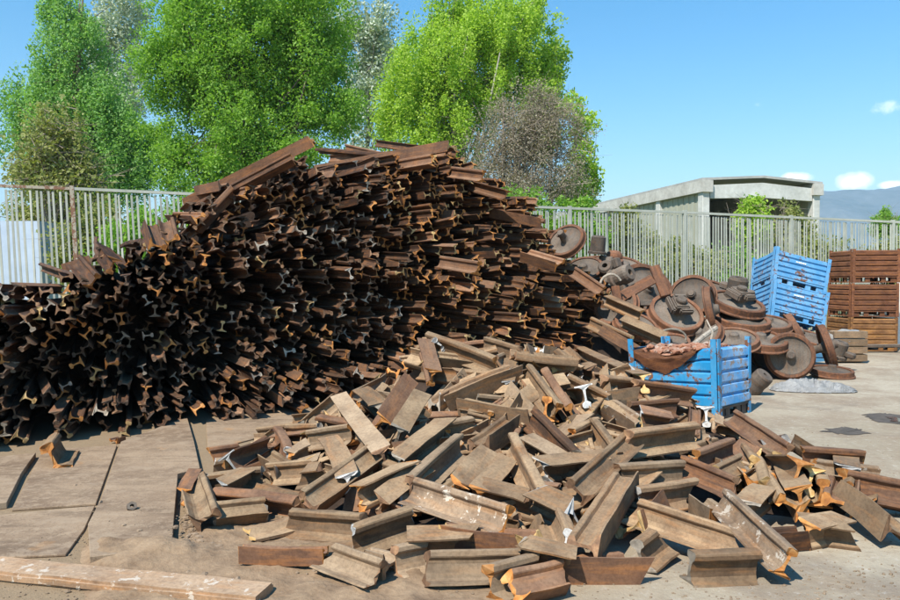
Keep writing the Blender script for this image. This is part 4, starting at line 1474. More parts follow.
b = at_base(74, 30)
tree('poplar_tree', b, lobes(30, b, [(62, 110, 52, 45), (72, 50, 36, 42), (62, 5, 14, 32), (112, 135, 42, 45), (30, 130, 36, 18), (48, 88, 42, 16), (85, 185, 55, 35), (100, 100, 34, 30), (130, 165, 40, 40), (22, 105, 26, 14), (15, 140, 22, 12)]), .24, 'leaf_blue', 'bark',
     'tall blue green tree furthest left behind the fence', 'tree', 470, 210, .058, 1, .62, 'trees behind the fence', limbs=40, stems=3, plume=.9)
b = at_base(112, 38)
tree('silver_poplar', b, lobes(38, b, [(108, 35, 34, 50), (118, 90, 32, 50), (128, 0, 26, 34), (105, 140, 34, 45)]), .10, 'leaf_silver', 'bark_pale',
     'pale silvery tree showing between the blue green and the big bright green tree', 'tree', 260, 95, .085, 2, .6, 'trees behind the fence', limbs=18)
b = at_base(248, 25)
tree('broadleaf_tree', b, lobes(25, b, [(240, 60, 75, 60), (300, 70, 48, 55), (190, 75, 48, 50), (250, 0, 80, 45), (170, 130, 40, 45), (250, 135, 70, 45), (330, 100, 32, 40), (320, 20, 35, 40), (180, 10, 38, 40), (285, 160, 60, 30), (205, 175, 55, 30), (160, 60, 25, 50)]), .26, 'leaf_bright', 'bark',
     'biggest bright green tree directly behind the crest of the pile', 'tree', 660, 270, .052, 3, .58, 'trees behind the fence', limbs=40, stems=3)
b = at_base(366, 34)
tree('silver_poplar', b, lobes(34, b, [(345, 30, 26, 38), (375, 50, 20, 44), (362, 95, 24, 40), (380, 20, 14, 26), (362, 150, 24, 30)]), .17, 'leaf_silver', 'bark_pale',
     'thin pale silvery tree in the gap beside the yellow green tree', 'tree', 190, 80, .08, 4, .5, 'trees behind the fence', limbs=16)
b = at_base(468, 30)
tree('poplar_tree', b, lobes(30, b, [(465, 65, 72, 60), (420, 90, 45, 55), (500, 40, 52, 48), (455, 15, 45, 32), (523, 8, 22, 30), (440, 135, 60, 42), (395, 110, 22, 45), (510, 90, 45, 45), (400, 60, 22, 26)]), .24, 'leaf_yellow', 'bark_pale',
     'tall yellow green tree behind the right shoulder of the pile', 'tree', 540, 230, .056, 5, .54, 'trees behind the fence', limbs=44, stems=3, plume=.9)
b = at_base(548, 31)
tree('poplar_tree', b, lobes(31, b, [(548, 62, 15, 42), (555, 60, 12, 25), (545, 105, 20, 40), (540, 140, 22, 30)]), .12, 'leaf_yellow', 'bark_pale',
     'slim yellow green tree standing at the edge of the tall one, against the sky', 'tree', 150, 95, .075, 6, .45, 'trees behind the fence', limbs=12)
b = at_base(528, 24)
tree('dry_tree', b, lobes(24, b, [(530, 130, 52, 45), (505, 150, 44, 45), (560, 150, 35, 45), (545, 105, 30, 22), (530, 185, 66, 30), (485, 165, 24, 30)]), .12, 'leaf_brown', 'twig',
     'brown twiggy half bare tree in front of the yellow green ones', 'tree', 420, 90, .030, 7, .5, 'trees behind the fence', limbs=60, twigs=500, shell=.3, stems=3)
b = at_base(582, 26)
tree('broadleaf_tree', b, lobes(26, b, [(578, 120, 16, 26), (585, 160, 14, 28), (575, 190, 22, 22)]), .07, 'leaf_yellow', 'bark',
     'small green tree peeping out beside the brown twiggy tree', 'tree', 110, 50, .075, 8, .35, 'trees behind the fence', limbs=10)
b = at_base(52, 22)
tree('dry_tree', b, lobes(22, b, [(55, 150, 38, 42), (30, 175, 30, 28), (75, 180, 38, 25)]), .07, 'leaf_olive', 'twig',
     'olive brown bushy tree behind the rusty stretch of fence', 'tree', 260, 42, .06, 9, .4, 'trees behind the fence', limbs=24, twigs=300, shell=.3)
# bushes behind the slats
BUSH = [(95, 20, 60, 240, 46, 60, 'leaf_olive', 'olive bush behind the rusty fence post'), (140, 19, 50, 235, 46, 55, 'leaf_bright', 'green bush behind the slats next to the olive bush'),
        (190, 20, 40, 225, 45, 50, 'leaf_bright', 'green bush behind the slats at the left shoulder of the pile'), (55, 24, 45, 205, 55, 40, 'leaf_olive', 'low pale bush behind the far end of the rusty fence'),
        (520, 22, 40, 215, 40, 48, 'leaf_bright', 'green bush behind the fence at the right shoulder of the pile'), (575, 22, 35, 222, 34, 42, 'leaf_bright', 'dark green bush behind the fence above the topmost wheel'),
        (628, 26, 30, 230, 32, 40, 'leaf_olive', 'straggly bush in front of the first shed columns'), (753, 24, 24, 214, 19, 29, 'leaf_yellow', 'bright green bush growing in front of the shed opening'),
        (790, 26, 20, 225, 22, 34, 'leaf_olive', 'dry weedy bush by the right corner of the shed'), (885, 40, 20, 220, 14, 18, 'leaf_bright', 'small green tree far off under the mountain'),
        (680, 22, 30, 262, 45, 30, 'leaf_olive', 'weeds behind the fence below the shed wall'), (735, 22, 30, 265, 40, 30, 'leaf_bright', 'weeds behind the fence between the wheels and blue crates'),
        (820, 24, 30, 255, 36, 30, 'leaf_olive', 'dry weeds behind the fence over the tilted blue crates'), (900, 24, 30, 255, 40, 34, 'leaf_olive', 'pale weeds behind the fence over the rusty crates'), (360, 21, 50, 215, 90, 50, 'leaf_bright', 'bushes hidden behind the tall pile')]
for k, (px, Y, _, py, hw, hh, lf, lab) in enumerate(BUSH):
    b = at_base(px, Y)
    kk = Y / FPX
    spec = [(px, py + hh * .3, hw, hh * .7), (px - hw * .45, py + hh * .5, hw * .5, hh * .55), (px + hw * .5, py + hh * .45, hw * .5, hh * .5), (px, py - hh * .2, hw * .55, hh * .5)]
    area = hw * hh * kk * kk
    tree('bush', b, lobes(Y, b, spec), .035, lf, 'twig', lab, 'bush', int(60 + 80 * area), 60, .055, 60 + k, .28, 'bushes behind the fence', limbs=12, twigs=60, shell=.3, stems=2)
# the pale building that shines through the slats on the far left
bm = bmesh.new()
q0, q1 = at_base(-110, 21), at_base(40, 21)
box(bm, ((q0.x + q1.x) / 2, 23, 1.5), (q1.x - q0.x, 4, 3.4))
pb = empty('pale_building', 'low pale blue building glimpsed through the slats on the far left', 'building')
obj('wall', bm, M['pale_wall'], pb)
# ------------------------------------------------------------------ the shed
shed = empty('open_shed', 'weathered concrete shed with open gable front behind the fence', 'shed', None, Matrix.Translation((13.6, 40, 0)) @ Matrix.Rotation(math.atan2(.226, .974), 4, 'Z'))
SW, SL, SH = 6.8, 26.0, 6.85          # local X along the front, local Y back
for k in range(6):
    for xx, nm in ((0.0, 'l'), (SW, 'r')):
        bm = bmesh.new()
        box(bm, (xx, .2 + k * 4.6, SH / 2), (.42, .5, SH))
        bmesh.ops.bevel(bm, geom=list(bm.edges), offset=.03, segments=1, affect='EDGES')
        obj('column', bm, M['concrete_white'] if k < 4 else M['concrete'], shed)
for k in range(5):
    for xx in (0.02, SW - .02):
        bm = bmesh.new()
        nrib = 14
        y0, y1 = .46 + k * 4.6, .2 + (k + 1) * 4.6 - .26
        for j in range(nrib):
            ya, yb = y0 + (y1 - y0) * j / nrib, y0 + (y1 - y0) * (j + 1) / nrib
            box(bm, (xx, (ya + yb) / 2, 3.1), (.10 if j % 2 else .16, (yb - ya), 6.2))
        obj('wall_panel', bm, M['shed_panel'], shed)
for xx in (0.0, SW):
    bm = bmesh.new()
    box(bm, (xx, SL / 2 - 1.2, SH - .32), (.62, SL - 2.0, .62))
    obj('eaves_beam', bm, M['concrete'], shed)
bm = bmesh.new()     # gable beam over the opening, rising slightly to the middle
RI = .22
prof = [(.262, SH - .95), (SW / 2, SH - .95 + RI * .55), (SW - .262, SH - .95), (SW - .262, SH - .25), (SW / 2, SH - .25 + RI), (.262, SH - .25)]
f0 = [bm.verts.new((x, 0, z)) for x, z in prof]
f1 = [bm.verts.new((x, .3, z)) for x, z in prof]
bm.faces.new(f0)
bm.faces.new(f1[::-1])
for i in range(6):
    bm.faces.new((f0[i], f1[i], f1[(i + 1) % 6], f0[(i + 1) % 6]))
bmesh.ops.recalc_face_normals(bm, faces=bm.faces)
obj('gable_beam', bm, M['concrete_white'], shed)
for sgn in (0, 1):
    bm = bmesh.new()
    xa, xb = (-.30, SW / 2) if sgn == 0 else (SW / 2, SW + .30)
    za, zb = (SH - .02, SH + RI) if sgn == 0 else (SH + RI, SH - .02)
    pr = [(xa, za), (xb, zb), (xb, zb + .13), (xa, za + .13)]
    f0 = [bm.verts.new((x, -.12, z)) for x, z in pr]
    f1 = [bm.verts.new((x, SL - .5, z)) for x, z in pr]
    bm.faces.new(f0)
    bm.faces.new(f1[::-1])
    for i in range(4):
        bm.faces.new((f0[i], f1[i], f1[(i + 1) % 4], f0[(i + 1) % 4]))
    bmesh.ops.recalc_face_normals(bm, faces=bm.faces)
    obj('roof', bm, M['roof'], shed)
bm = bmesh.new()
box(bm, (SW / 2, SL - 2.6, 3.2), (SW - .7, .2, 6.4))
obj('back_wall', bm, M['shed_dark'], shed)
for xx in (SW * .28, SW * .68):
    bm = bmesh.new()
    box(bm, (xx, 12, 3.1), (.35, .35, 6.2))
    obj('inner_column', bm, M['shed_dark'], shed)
# a small orange machine inside
sm = shed.matrix_world
mc = empty('orange_machine', 'small orange machine standing just inside the shed opening', 'machine', None, Matrix.Translation(sm @ Vector((.85, 2.0, 0))))
bm = bmesh.new()
box(bm, (0, 0, 1.8), (.7, 1.4, 3.0))
bmesh.ops.bevel(bm, geom=list(bm.edges), offset=.08, segments=2, affect='EDGES')
obj('body', bm, M['orange_paint'], mc)
bm = bmesh.new()
box(bm, (0, -.1, 4.1), (.22, .25, 1.6))
obj('mast', bm, M['orange_paint'], mc)
bm = bmesh.new()
box(bm, (0, 0, .16), (.8, 1.5, .28))
obj('base', bm, M['axle_dark'], mc)

# ------------------------------------------------------------------ steel crates
def panel_bm(L, H, ribs, thick=.03, dent=0.0, seed=0, bite=0.0):
    """A corrugated steel side in local X (length) and Z (height): ribs of pressed sheet, groove between each."""
    bm = bmesh.new()
    prof = []
    rh_ = H / ribs
    for k in range(ribs):
        z = k * rh_
        prof += [(0.0, z), (-thick, z + rh_ * .16), (-thick, z + rh_ * .80), (0.0, z + rh_ * .96)]
    prof.append((0.0, H))
    n = 18
    r = random.Random(seed)
    front, back = [], []
    for i in range(n + 1):
        x = (i / n - .5) * L
        a, b_ = [], []
        for y, z in prof:
            f = z / H
            dn = dent * (1 - (2 * x / L) ** 2) * max(0, f - .25) ** 1.3
            wob = .010 * mnoise.noise(Vector((x * 3, z * 3, seed))) * (1 if dent or seed else 0)
            sag = bite * max(0, 1 - (2 * (x + L * .1) / L) ** 2) * max(0, (f - .6) / .4) ** 2
            a.append(bm.verts.new((x, y + dn + wob, z - sag)))
            b_.append(bm.verts.new((x, y + dn + wob + .022, z - sag)))
        front.append(a)
        back.append(b_)
    m = len(prof)
    for i in range(n):
        for j in range(m - 1):
            bm.faces.new((front[i][j], front[i + 1][j], front[i + 1][j + 1], front[i][j + 1]))
            bm.faces.new((back[i][j], back[i][j + 1], back[i + 1][j + 1], back[i + 1][j]))
        for j in (0, m - 1):
            bm.faces.new((front[i][j], back[i][j], back[i + 1][j], front[i + 1][j]))
    for i in (0, n):
        for j in range(m - 1):
            bm.faces.new((front[i][j], front[i][j + 1], back[i][j + 1], back[i][j]))
    bmesh.ops.recalc_face_normals(bm, faces=bm.faces)
    return bm


def place(o, M4):
    o.matrix_local = M4
    return o


def crate(label, cat, group, MW, W, D, H, mat, ribs=5, foot=.12, ear=.07, dents=(0, 0, 0, 0), seeds=(0, 0, 0, 0), bite=0.0, side_mat=None, mark=False, foot_mat=None):
    """Box pallet: local origin the near bottom corner between front (along -X) and side (along +Y); Z up."""
    root = empty('steel_crate', label, cat, group, MW)
    # front at y=0 running x from -W to 0; side at x=0 running y from 0 to D
    sides = [(Vector((-W / 2, 0, foot)), 0, W), (Vector((0, D / 2, foot)), PI / 2, D), (Vector((-W / 2, D, foot)), PI, W), (Vector((-W, D / 2, foot)), -PI / 2, D)]
    for k, (c, a, L) in enumerate(sides):
        bm = panel_bm(L - .09, H, ribs, dent=dents[k], seed=seeds[k], bite=bite if k == 0 else 0)
        o = obj('side_panel', bm, M[side_mat if (side_mat and k == 1) else mat], root)
        place(o, Matrix.Translation(c) @ Matrix.Rotation(a, 4, 'Z'))
    for cx, cy in ((-W, 0), (0, 0), (0, D), (-W, D)):
        bm = bmesh.new()
        sx, sy = (1 if cx < 0 else -1), (1 if cy == 0 else -1)
        box(bm, (cx + sx * .028, cy - sy * .014, (foot + H + ear) / 2), (.065, .016, foot + H + ear))
        box(bm, (cx - sx * .014, cy + sy * .034, (foot + H + ear) / 2), (.016, .06, foot + H + ear))
        for v in bm.verts:      # flared guide ears at the top
            if v.co.z > foot + H:
                v.co.x += -sx * .025 * (ear > .03)
                v.co.y += -sy * .025 * (ear > .03)
        obj('corner_post', bm, M[mat], root)
    for k, (c, a, L) in enumerate(sides):
        bm = bmesh.new()
        for fx in (-.5, -.17, .17, .5):
            wd = .13 if abs(fx) > .4 else .10
            xx = fx * (L - .10 - wd) if abs(fx) > .4 else fx * L
            box(bm, (xx, .02, foot / 2), (wd, .025, foot - .004))
        box(bm, (0, .02, .0125), (L - .11, .031, .022))
        box(bm, (0, .012, foot - .008), (L - .10, .06, .026))
        o = obj('skid', bm, M[foot_mat or mat], root)
        place(o, Matrix.Translation((c.x, c.y, 0)) @ Matrix.Rotation(a, 4, 'Z'))
    bm = bmesh.new()
    box(bm, (-W / 2, D / 2, foot + .012), (W - .08, D - .08, .02))
    obj('floor', bm, M[foot_mat or mat], root)
    if mark:
        bm = bmesh.new()
        r = random.Random(int(W * 1000) + ribs)
        x = 0.0
        for k in range(7):
            wd = r.uniform(.014, .026)
            box(bm, (x, 0, 0), (wd, .004, r.uniform(.02, .034)))
            x += wd + .010
        o = obj('marking', bm, M['mark_white'], root)
        place(o, Matrix.Translation((-W * .62, -.034, foot + H * .69)))
    return root


def basis(corner, xdir, ydir):
    x = Vector(xdir).normalized()
    y = Vector(ydir)
    y = (y - x * y.dot(x)).normalized()
    z = x.cross(y)
    m = Matrix((x, y, z)).transposed().to_4x4()
    m.translation = Vector(corner)
    return m


CR = 'steel crates standing about the yard'
c0 = on_ground(718, 421)
bc = crate('dented open blue crate full of scrap, in front of the wheels', 'crate', CR, basis(c0 + Vector((0, 0, .01)), (.70, -.71, .055), (.73, .68, -.01)), 1.05, .80, .66, 'blue', 5, .13, .10, (.05, .03, .02, .02), (3, 7, 9, 11), bite=.16, side_mat='blue_worn', foot_mat='axle_dark')
Mb = bc.matrix_world.copy()
# the torn rusty sheet hanging over its front edge
bm = bmesh.new()
nx, ny = 16, 8
g = []
for j in range(ny + 1):
    rowv = []
    for i in range(nx + 1):
        u, v = i / nx, j / ny
        x = -1.0 + .80 * u
        if v < .5:
            y, z = -.055 - .02 * math.sin(u * 9), .76 - (.5 - v) * 2 * (.13 * math.sin(PI * (u * .86 + .14)) ** .8 * (1 + .5 * mnoise.noise(Vector((u * 5, 0, 7)))) + .02) - .10 * math.sin(PI * u)
        else:
            y, z = -.055 + (v - .5) * 2 * .40, .76 + .06 * (v - .5) - .10 * math.sin(PI * u) * (1.5 - v) + .03 * mnoise.noise(Vector((u * 6, v * 6, 1)))
        rowv.append(bm.verts.new((x, y, z)))
    g.append(rowv)
for j in range(ny):
    for i in range(nx):
        bm.faces.new((g[j][i], g[j][i + 1], g[j + 1][i + 1], g[j + 1][i]))
bmesh.ops.solidify(bm, geom=list(bm.faces), thickness=.008)
o = obj('rusty_sheet', bm, M['crate_rust'])
o.matrix_world = Mb
tag(o, 'bent rusty sheet hanging over the front edge of the open blue crate', 'metal sheet')
# scrap inside
rs = random.Random(31)
bm = bmesh.new()
gg = []
for j in range(13):
    gg.append([bm.verts.new((-.99 + .93 * i / 16, .06 + .68 * j / 12, (.70 + .05 * j / 12) + .10 * mnoise.fractal(Vector((i * .4, j * .4, 0)), 1, 2, 4))) for i in range(17)])
for j in range(12):
    for i in range(16):
        bm.faces.new((gg[j][i], gg[j][i + 1], gg[j + 1][i + 1], gg[j + 1][i]))
for k in range(70):
    c = Vector((rs.uniform(-.95, -.1), rs.uniform(.1, .7), .74 + rs.uniform(-.02, .06)))
    ret = bmesh.ops.create_icosphere(bm, subdivisions=1, radius=rs.uniform(.03, .075))
    for v in ret['verts']:
        v.co = Vector((v.co.x * 1.3, v.co.y, v.co.z * .6)) * (1 + .5 * mnoise.noise(v.co * 30 + c)) + c
o = obj('scrap_rubble', bm, M['scrap_red'])
o.matrix_world = Mb
tag(o, 'reddish rusty scrap filling the open blue crate', 'scrap', kind='stuff')
bm = bmesh.new()
tube(bm, [Mb @ Vector(q) for q in ((-.30, .35, .60), (-.22, .40, .95), (-.30, .42, 1.10))], [.012, .012, .008], 6)
tag(obj('steel_rod', bm, M['end_grey']), 'thin pale rod sticking up out of the open blue crate', 'rod')
bm = bmesh.new()
a, b_ = at(693, 345, 10.2), at(716, 328, 10.8)
tube(bm, [a, (a + b_) / 2 + Vector((0, 0, .01)), b_], .035, 8)
tag(obj('steel_pipe', bm, M['end_grey']), 'short pale pipe leaning on the wheels behind the open blue crate', 'pipe')

# two blue crates tilted on the wheels, a third hardly seen under them
xd, yd = Vector((.97, .05, -.235)), Vector((-.10, .95, -.23))
mt = basis(at(777, 247, 14.3), xd, yd)
up_t = mt.to_3x3() @ Vector((0, 0, 1))
HH = .52
top_c = at(777, 247, 14.3) - up_t * (HH + .13 + .05)
for k, (dz, lab) in enumerate(((0, 'upper of the two tilted blue crates stacked on the wheels'), (1, 'lower of the two tilted blue crates stacked on the wheels'))):
    c = top_c - up_t * (dz * (HH + .14)) + (Vector((.02, -.03, 0)) if dz else Vector())
    m2 = basis(c, xd, yd)
    crate(lab, 'crate', CR, m2 @ Matrix.Translation((1.05, 0, 0)), 1.05, .82, HH, 'blue_pale', 5, .13, .05, (.03, .03, .01, .02), (13 + k, 17 + k, 19, 23), mark=True)
m3 = basis(at(836, 338, 14.4) + Vector((0, 0, -.62)), (.90, .42, -.06), (-.42, .90, -.04))
crate('half hidden blue crate supporting the tilted pair above the leaning tyres', 'crate', CR, m3, 1.14, .82, .5, 'blue_pale', 5, .13, .05)

# three rusty crates
c1 = on_ground(851, 352)
for k, (mat, lab) in enumerate((('crate_ochre', 'lowest rusty crate of the stack, most orange, on the ground'), ('crate_rust', 'middle rusty brown crate of the stack of three'), ('crate_rust', 'topmost rusty brown crate of the stack of three by the fence'))):
    c = c1 + Vector((.03 * (k - 1), .02 * k, .02 + k * .735))
    m2 = basis(c, (1, -.02, .006 * (k - 1)), (.02, 1, 0))
    crate(lab, 'crate', CR, m2 @ Matrix.Translation((1.0, 0, 0)), 1.0, 1.0, .57, mat, 5, .13, .03)
bm = bmesh.new()
box(bm, (0, 0, 0), (1.7, .07, .07))
bmesh.ops.bevel(bm, geom=list(bm.edges), offset=.01, segments=1, affect='EDGES')
o = obj('steel_bar', bm, M['axle_dark'])
o.matrix_world = frame(on_ground(880, 352) + Vector((0, -.2, .15)), (1, .1, 0), (0, 0, 1))
tag(o, 'level bar lying along the foot of the stack of three rusty crates', 'steel bar')
bm = bmesh.new()
for q in (-.6, .6):
    box(bm, (q, 0, 0), (.12, .16, .112))
o = obj('timber_block', bm, M['rail_dusty'])
o.matrix_world = frame(on_ground(880, 352) + Vector((0, -.2, .057)), (1, .1, 0), (0, 0, 1))
tag(o, 'pair of blocks under the level bar by the rusty crates', 'block')
# white container beyond
wc = empty('white_container', 'white container just showing at the edge behind the rusty crates', 'container', None, Matrix.Translation((at(897, 300, 17.2).x, 17.2, 0)))
bm = panel_bm(2.4, 1.45, 1, thick=.01)
o = obj('side_panel', bm, M['white_paint'], wc)
place(o, Matrix.Translation((1.2, 0, .08)))
bm = bmesh.new()
box(bm, (1.2, .8, .76), (2.36, 1.5, 1.36))
obj('body', bm, M['white_paint'], wc)
bm = bmesh.new()
box(bm, (1.2, .8, 1.56), (2.46, 1.62, .05))
obj('lid', bm, M['white_paint'], wc)

# ------------------------------------------------------------------ railway wheels
WG = 'rusty railway wheels heaped by the fence'


def wheel_parts(root, Rw, off=0.0, hubl=.10, disc='wheel_disc', tyre='wheel_tyre', n=44):
    k = Rw / .42
    td, fl = .062 * k, .03 * k
    bm = bmesh.new()
    lathe(bm, [(Rw - .062 * k, .055 * k), (Rw - .01 * k, .060 * k), (Rw, .050 * k), (Rw + .004, -.030 * k), (Rw + .012, -.040 * k), (Rw + fl, -.046 * k), (Rw + fl, -.062 * k), (Rw + .018 * k, -.072 * k), (Rw - .062 * k, -.070 * k)], n, closed=True)
    o = obj('tyre', bm, M[tyre], root, smooth=False)
    for p_ in o.data.polygons:
        p_.use_smooth = False
    place(o, Matrix.Translation((0, 0, off)))
    bm = bmesh.new()
    w = Rw - .060 * k
    lathe(bm, [(0, hubl), (.075 * k, hubl), (.082 * k, hubl - .012), (.095 * k, .045 * k), (.105 * k, .045 * k), (.15 * k, .018 * k), (w * .72, -.004), (w * .93, .012 * k), (w, .032 * k), (w, -.040 * k), (w * .93, -.026 * k), (w * .72, -.034), (.15 * k, -.026 * k), (.10 * k, -.06 * k), (.085 * k, -hubl), (0, -hubl)], n)
    o2 = obj('wheel_disc', bm, M[disc], root, smooth=True)
    o2.data.polygons.foreach_set('use_smooth', [True] * len(o2.data.polygons))
    place(o2, Matrix.Translation((0, 0, off)))


def wheel(px, py, Y, rpx, nrm, label, axle=0.0, stub=0.0, bearing=False, tyre='wheel_tyre', disc='wheel_disc', minz=None):
    """A railway wheel centred on a photo point; nrm its axle direction (toward the viewer's side); axle > 0: a second wheel behind."""
    Rw = rpx * Y / FPX
    c = at(px, py, Y)
    m = axis_frame(c, nrm)
    z = m.to_3x3() @ Vector((0, 0, 1))
    need = Rw * 1.07 * math.sqrt(max(0, 1 - z.z ** 2)) + .05 * abs(z.z)
    if m.translation.z < need:
        m.translation.z = need
    root = empty('railway_wheelset' if axle else 'railway_wheel', label, 'wheelset' if axle else 'train wheel', WG, m)
    wheel_parts(root, Rw, 0.0, .11, disc, tyre)
    if axle or stub:
        bm = bmesh.new()
        a0, a1 = (.11 + stub, -(axle + .1) if axle else -.2)
        lathe(bm, [(0, a0), (.050, a0), (.055, a0 - .03), (.058, .1), (.072, -.1), (.068, a1 * .5), (.072, a1), (0, a1)], 20)
        obj('axle', bm, M['axle_dark'], root, smooth=False)
    if axle:
        bm = bmesh.new()
        wheel_parts(root, Rw, -axle, .09, disc, tyre)
    if bearing:
        bm = bmesh.new()
        zc = .16 + stub * .6
        box(bm, (0, 0, zc), (.26, .24, .17))
        box(bm, (0, .15, zc), (.34, .07, .12))
        box(bm, (.17, -.05, zc + .02), (.08, .22, .10))
        box(bm, (-.17, -.05, zc + .02), (.08, .22, .10))
        bmesh.ops.bevel(bm, geom=list(bm.edges), offset=.022, segments=2, affect='EDGES')
        b2 = obj('bearing_box', bm, M['axle_dark'], root)
        bm = bmesh.new()
        lathe(bm, [(0, zc + .15), (.07, zc + .15), (.085, zc + .13), (.085, zc + .08), (0, zc + .08)], 20)
        obj('cap', bm, M['wheel_disc'], b2)
    return root


wheel(566, 241, 11.9, 19.5, (-.50, -.62, .55), 'topmost wheel, leaning at the end of the pile against the fence', stub=.12)
wheel(646, 290, 13.0, 29, (.25, -.75, .45), 'large wheel behind the red steel frame', stub=.08)
wheel(692, 296, 12.8, 22.5, (-.42, -.78, .45), 'wheel with clean grey disc upright behind the one with the bearing box', stub=.02)
wheel(676, 314, 12.0, 27, (.10, -.66, .78), 'wheel tipped on its back with a bearing box on its hub', stub=.05, bearing=True)
wheel(712, 310, 12.1, 24, (.86, -.42, .2), 'wheel standing edge on between the grey disc and the stacked wheels', axle=.0)
wheel(737, 304, 12.6, 27, (.16, -.36, .92), 'wheel lying nearly flat with a dark bearing bracket across it', bearing=True, stub=.02)
wheel(742, 321, 12.3, 27, (.05, -.25, .97), 'wheel lying flat under the one with the dark bracket')
wheel(700, 335, 11.8, 22, (-.5, -.5, .7), 'wheel half sunk in the heap behind the pale pipe')
wheel(768, 324, 12.4, 22, (.0, -.28, .96), 'wheel lying flat below the tilted blue crates')
wheel(760, 340, 11.8, 26, (.05, -.3, .95), 'wheel lying flat behind the upright ring wheel')
wheel(734, 340, 11.6, 24, (-.1, -.35, .93), 'wheel lying flat just behind the corner of the open blue crate')
wheel(790, 358, 11.6, 22.5, (-.30, -.93, .18), 'round wheel standing upright facing out, right of the open blue crate', stub=.02, tyre='wheel_tyre')
wheel(797, 333, 12.6, 21, (.86, -.25, .45), 'wheel leaning edge on behind the upright round wheel')
wheel(827, 347, 12.6, 23, (.90, -.30, .28), 'wheel leaning edge on furthest right of the wheels', stub=.05)
wheel(832, 373, 11.9, 20, (.02, -.12, .99), 'wheel lying flat on the concrete at the right foot of the wheels')
wheel(770, 352, 12.3, 22, (-.8, -.5, .2), 'dark wheel in the shade beside the open blue crate')
wheel(625, 268, 13.6, 20, (.1, -.5, .86), 'wheel lying flat under the round steel pot')
wheel(603, 262, 13.1, 20, (.0, -.22, .97), 'dark wheel lying almost flat below the steel pot')
wheel(640, 318, 12.6, 22, (-.15, -.45, .88), 'wheel lying under the red steel frame')
wheel(655, 300, 13.6, 26, (.5, -.4, .77), 'wheel buried behind the red steel frame')
wheel(720, 296, 13.8, 24, (.3, -.5, .8), 'wheel at the back of the heap next to the fence')
wheel(812, 340, 13.4, 22, (.2, -.3, .93), 'wheel lying under the half hidden blue crate')
wheel(668, 345, 11.2, 22, (-.2, -.3, .93), 'wheel buried behind the rusty sheet of the open blue crate')
wheel(780, 338, 13.4, 24, (.1, -.2, .97), 'wheel lying flat under the tilted blue crates at the back')

wheel(584, 270, 12.7, 20, (-.25, -.55, .8), 'wheel lying tilted between the topmost wheel and the round steel pot')
wheel(616, 306, 12.1, 22, (-.5, -.7, .5), 'wheel tilted toward the pile under the rusty rails, left of the red steel frame', stub=.1)
wheel(636, 326, 11.6, 22, (.15, -.5, .85), 'wheel lying just behind the left end of the open blue crate')
wheel(596, 296, 12.6, 21, (.35, -.6, .7), 'wheel sunk beside the tumbled rails at the end of the pile')

# loose ironwork among the wheels
bm = bmesh.new()
lathe(bm, [(0, .32), (.09, .32), (.125, .29), (.135, .05), (.16, .04), (.16, 0), (0, 0)], 24)
o = obj('steel_pot', bm, M['wheel_disc'], smooth=False)
o.matrix_world = axis_frame(at(597, 254, 13.0), (.08, -.1, 1))
tag(o, 'round grey brown steel pot on top of the wheels near the fence', 'pot')
bm = bmesh.new()
lathe(bm, [(0, .14), (.08, .13), (.13, .09), (.15, .02), (.15, 0), (0, 0)], 20)
o = obj('steel_pot', bm, M['wheel_tyre'], smooth=True)
o.matrix_world = axis_frame(at(614, 258, 13.2), (.1, -.1, 1))
tag(o, 'low domed rusty cover beside the round steel pot', 'cover')


def casting(px, py, Y, s, label, mat, seed, ax=(.2, -.3, .9)):
    """A lumpy axle box casting: bored body, flange and two lugs."""
    r = random.Random(seed)
    root = empty('axle_box', label, 'axle box', 'loose axle boxes among the wheels', axis_frame(at(px, py, Y), ax))
    bm = bmesh.new()
    lathe(bm, [(.05 * s, .16 * s), (.11 * s, .16 * s), (.14 * s, .12 * s), (.14 * s, -.08 * s), (.18 * s, -.09 * s), (.18 * s, -.14 * s), (.05 * s, -.14 * s)], 20, closed=True)
    obj('body', bm, M[mat], root)
    for q in (-1, 1):
        bm = bmesh.new()
        box(bm, (q * .21 * s, 0, -.02 * s), (.16 * s, .13 * s, .10 * s))
        bmesh.ops.bevel(bm, geom=list(bm.edges), offset=.02 * s, segments=1, affect='EDGES')
        obj('lug', bm, M[mat], root)
    return root


casting(607, 270, 12.4, .9, 'axle box with round mouth left of the red steel frame', 'axle_dark', 1, (-.4, -.7, .5))
casting(622, 276, 12.2, 1.1, 'dark axle box hanging beside the red steel frame', 'axle_dark', 2, (.5, -.6, .3))
casting(737, 288, 12.9, 1.2, 'dusty axle box topping the stacked wheels near the blue crates', 'wheel_disc', 4, (.1, -.2, .9))
casting(838, 350, 12.9, 1.0, 'grey axle box behind the rightmost leaning wheel', 'wheel_disc', 7, (.2, -.2, .9))
# the red steel frame
fr = empty('brake_rigging', 'reddish rusty steel frame of flat bars crossing in front of the large wheel', 'steel frame', None, Matrix.Identity(4))


def bar(P1, P2, wd, th, mat, parent, name='bar', up=(0, -1, .4)):
    bm = bmesh.new()
    P1, P2 = Vector(P1), Vector(P2)
    box(bm, (0, 0, 0), ((P2 - P1).length, wd, th))
    bmesh.ops.bevel(bm, geom=list(bm.edges), offset=min(wd, th) * .15, segments=1, affect='EDGES')
    o = obj(name, bm, M[mat], parent)
    o.matrix_local = frame((P1 + P2) / 2, P2 - P1, up)
    return o


bar(at(619, 298, 12.0), at(653, 279, 12.2), .17, .05, 'wheel_tyre', fr)
bar(at(654, 266, 12.35), at(666, 296, 12.15), .17, .06, 'wheel_tyre', fr)
bar(at(615, 286, 11.9), at(618, 302, 11.85), .13, .05, 'wheel_tyre', fr)
bar(at(626, 303, 12.0), at(652, 303, 12.1), .10, .05, 'axle_dark', fr)
